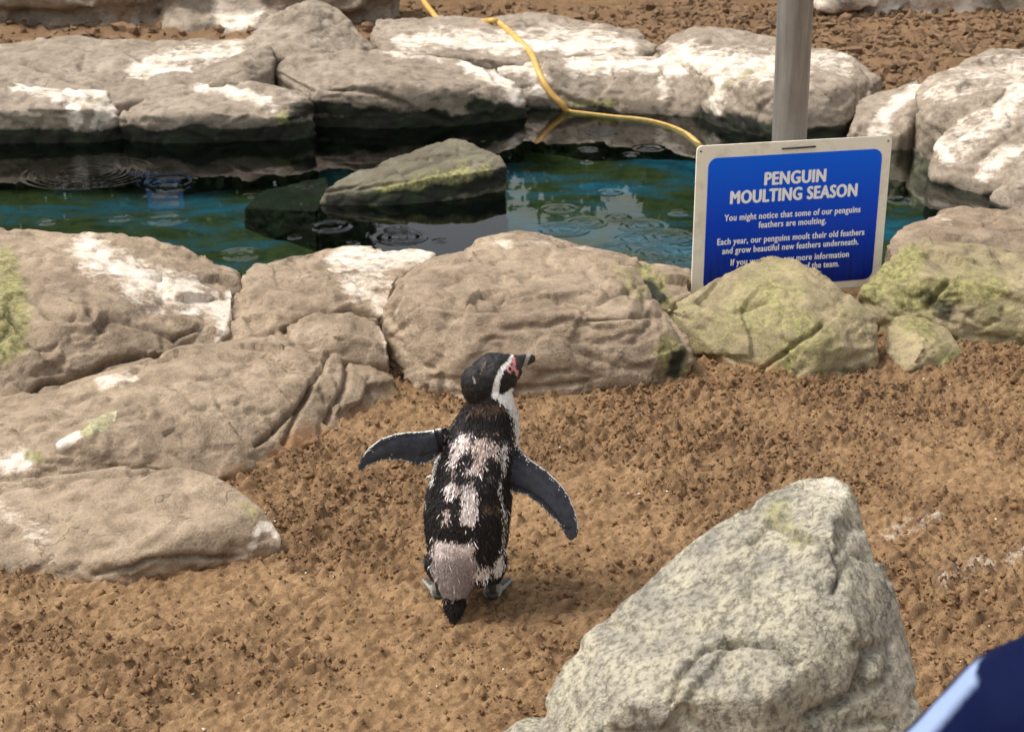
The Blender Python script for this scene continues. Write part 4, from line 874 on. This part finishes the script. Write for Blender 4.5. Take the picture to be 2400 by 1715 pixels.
for args in ((15000, (fp == 0) & ~rump & (okz | (fc[:, 1] < YP - .03)), .007, .012, .0012, .17), (2600, (fp == 0) & rump, .004, .008, .0009, .12), (1700, (fp == 4), .004, .008, .0010, .07, .0006), (420, (fp == 0) & okz, .010, .020, .0011, .5), (240, fp == 5, .012, .022, .0018, .15), (2600, (fp == 1) & (C[quads[:, 0]].mean(1) < .16), .0022, .0040, .0010, .05)):
    q, c_ = feathers(*args); Q.append(q); K.append(c_)
Q = np.concatenate(Q).reshape(-1, 3) - off; K = np.concatenate(K).reshape(-1, 3)
fm = np_mesh('feathers', Q, np.arange(len(Q)).reshape(-1, 4), False); add_col(fm, 'col', K)
k = NT('feather'); M['feather'] = k.done(k.attr('col').outputs['Color'], .6, None, .3)
o = link('feathers', fm, M['feather'], po, kind='stuff')
# eye, identity band
ec = None
bm = bmesh.new(); e0 = P_(894, 152, .02)
r_ = Vector(ray(*zpx(894, 152))).normalized()
from mathutils.bvhtree import BVHTree
bv = BVHTree.FromPolygons([tuple(v) for v in V2], [tuple(q) for q in quads])
hit = bv.ray_cast(Vector((0, 0, CAM_H)), r_)
if hit[0] is not None:
    bmesh.ops.create_uvsphere(bm, u_segments=16, v_segments=10, radius=.0042, matrix=Matrix.Translation(hit[0] - hit[1] * .0012 - Vector(off)))
    link('eye', bm_mesh('eye', bm, True), plain('eye_dark', lin(30, 16, 14), .1, .6, amt=0, bump=0), po)
bm = bmesh.new()
for kx in (0, 1):
    A = [P_(474 + kx * 14, 497, dyl(474) - .011), P_(482 + kx * 14, 530, dyl(480) - .0135), P_(492 + kx * 14, 565, dyl(490) - .0125), P_(505 + kx * 10, 606, dyl(500) - .008), P_(508 + kx * 8, 612, dyl(500) + .004), P_(490 + kx * 12, 560, dyl(490) + .012), P_(478 + kx * 12, 505, dyl(474) + .011), P_(474 + kx * 14, 497, dyl(474) - .011)]
    tube(bm, smooth_path(A, 4), .0017, 8)
me = bm_mesh('identity_band', bm, True); set_verts(me, verts(me) - off); link('identity_band', me, M['black'], po)

# ------------------------------------------------------------------ child in a navy jacket beside the viewer
sh = at_y(2255, 1690, .78)     # outer point of the shoulder
cx = sh.x + .165; cy = sh.y + .02; zs = sh.z
root = bpy.data.objects.new('person', None); COL.objects.link(root); root.location = (cx, cy, 0)
root['label'] = 'person in navy jacket with pale sleeve stripe, only a shoulder in view'; root['category'] = 'person'
bm = bmesh.new()
def pv(x, y, z): return Vector((x, y, z))
kz = zs / 1.02
tube(bm, [pv(0, 0, .50 * kz), pv(0, 0, .60 * kz), pv(0, 0, .72 * kz), pv(0, 0, .85 * kz), pv(0, 0, .95 * kz), pv(0, 0, 1.01 * kz), pv(0, 0, 1.06 * kz), pv(0, .004, 1.12 * kz)], [(.13, .095), (.135, .10), (.13, .095), (.135, .095), (.140, .09), (.118, .078), (.075, .062), (.045, .045)], 28, up=Vector((0, 1, 0)))
for s_ in (-1, 1):
    tube(bm, [pv(s_ * .06, 0, 1.035 * kz), pv(s_ * .11, 0, 1.0 * kz), pv(s_ * .145, .005, .945 * kz), pv(s_ * .165, .01, .86 * kz), pv(s_ * .18, .02, .74 * kz), pv(s_ * .17, .10, .66 * kz), pv(s_ * .14, .18, .64 * kz)], [.052, .058, .056, .052, .047, .042, .036], 18, up=Vector((0, 1, 0)))
    tube(bm, [pv(s_ * .065, 0, .56 * kz), pv(s_ * .07, 0, .40 * kz), pv(s_ * .07, .01, .28 * kz), pv(s_ * .072, -.005, .12 * kz), pv(s_ * .072, -.01, .05)], [.078, .068, .056, .048, .040], 18, up=Vector((0, 1, 0)))
    tube(bm, [pv(s_ * .072, -.05, .032), pv(s_ * .073, 0, .042), pv(s_ * .075, .07, .034), pv(s_ * .076, .12, .026)], [(.034, .030), (.038, .040), (.040, .032), (.028, .020)], 16)
    hx = s_ * .135
    tube(bm, [pv(hx, .17, .638 * kz), pv(hx - s_ * .005, .205, .64 * kz), pv(hx - s_ * .01, .235, .638 * kz)], [(.020, .014), (.030, .014), (.027, .011)], 14)
    for fi in range(4):
        fx0 = hx - s_ * .008 + (fi - 1.5) * .0135; ln = (.042, .050, .047, .036)[fi]
        tube(bm, [pv(fx0, .228, .638 * kz), pv(fx0, .228 + ln * .5, .634 * kz), pv(fx0, .228 + ln * .85, .622 * kz)], [.0068, .0062, .005], 8)
    tube(bm, [pv(hx - s_ * .024, .195, .638 * kz), pv(hx - s_ * .042, .215, .632 * kz), pv(hx - s_ * .046, .235, .626 * kz)], [.008, .0075, .006], 8)
hc = pv(0, .015, 1.185 * kz); ellipsoid(bm, hc, (0, 1, 0), (.090, .074, .105)); ellipsoid(bm, hc + pv(0, .03, -.045), (0, 1, 0), (.058, .05, .055))
ellipsoid(bm, hc + pv(0, .092, -.012), (0, 1, -.3), (.016, .011, .016))
for s_ in (-1, 1): ellipsoid(bm, hc + pv(s_ * .074, .0, -.01), (0, 1, .2), (.018, .009, .027))
bmesh.ops.recalc_face_normals(bm, faces=bm.faces[:]); pmesh = remesh(bm, .005, 5)
V = verts(pmesh); N = normals(pmesh)
V += N * (.004 * fbm(V * 14, 3) * ((V[:, 2] < 1.05 * kz) & (V[:, 2] > .06)))[:, None]; set_verts(pmesh, V)
NAVY = np.array(lin(5, 14, 50)[:3]); SK = np.array(lin(214, 168, 146)[:3]); JEAN = np.array(lin(52, 58, 74)[:3]); SHOE = np.array(lin(38, 36, 38)[:3]); STR = np.array(lin(140, 158, 192)[:3]); HAIR = np.array(lin(60, 42, 30)[:3])
C = np.tile(NAVY, (len(V), 1)); C[V[:, 2] < .52 * kz] = JEAN; C[V[:, 2] < .07] = SHOE
C[(V[:, 2] > 1.075 * kz)] = SK; C[(V[:, 1] > .175) & (V[:, 2] < .75 * kz) & (V[:, 2] > .5 * kz)] = SK
hairm = (V[:, 2] > 1.10 * kz) & ((V[:, 1] < .03) | (V[:, 2] > 1.245 * kz)); C[hairm] = HAIR
lipm = (V[:, 1] > .075) & (np.abs(V[:, 0]) < .02) & (np.abs(V[:, 2] - (hc.z - .048)) < .005); C[lipm] = np.array(lin(176, 96, 92)[:3])
sm_ = (1 - sst(.009, .017, np.abs(V[:, 1] - .010 - .3 * np.clip(.8 * kz - V[:, 2], 0, 1)))) * sst(.085, .10, np.abs(V[:, 0])) * sst(.2, .4, np.abs(N[:, 0])) * (V[:, 2] > .66 * kz) * (V[:, 2] < 1.04 * kz)
C = C * (1 - sm_[:, None]) + STR * sm_[:, None]
add_col(pmesh, 'col', C); k = NT('clothing'); M['cloth'] = k.done(k.attr('col').outputs['Color'], .75, k.bump(k.noise(300, 3), .3, .002), .08)
link('body', pmesh, M['cloth'], root)
for s_ in (-1, 1):
    bm = bmesh.new(); ellipsoid(bm, hc + pv(s_ * .029, .084, .004), (0, 1, 0), (.007, .012, .007)); link('eye', bm_mesh('eye', bm, True), plain('eye_person', lin(70, 52, 42), .2, .5, amt=.1, bump=0), root)
bm = bmesh.new(); tube(bm, [pv(-.07, -.045, 1.045 * kz), pv(-.05, -.085, 1.02 * kz), pv(0, -.105, 1.0 * kz), pv(.05, -.085, 1.02 * kz), pv(.07, -.045, 1.045 * kz)], [.02, .032, .038, .032, .02], 14)
link('hood', bm_mesh('hood', bm, True), plain('hood_navy', lin(10, 18, 46), .75, .25), root)
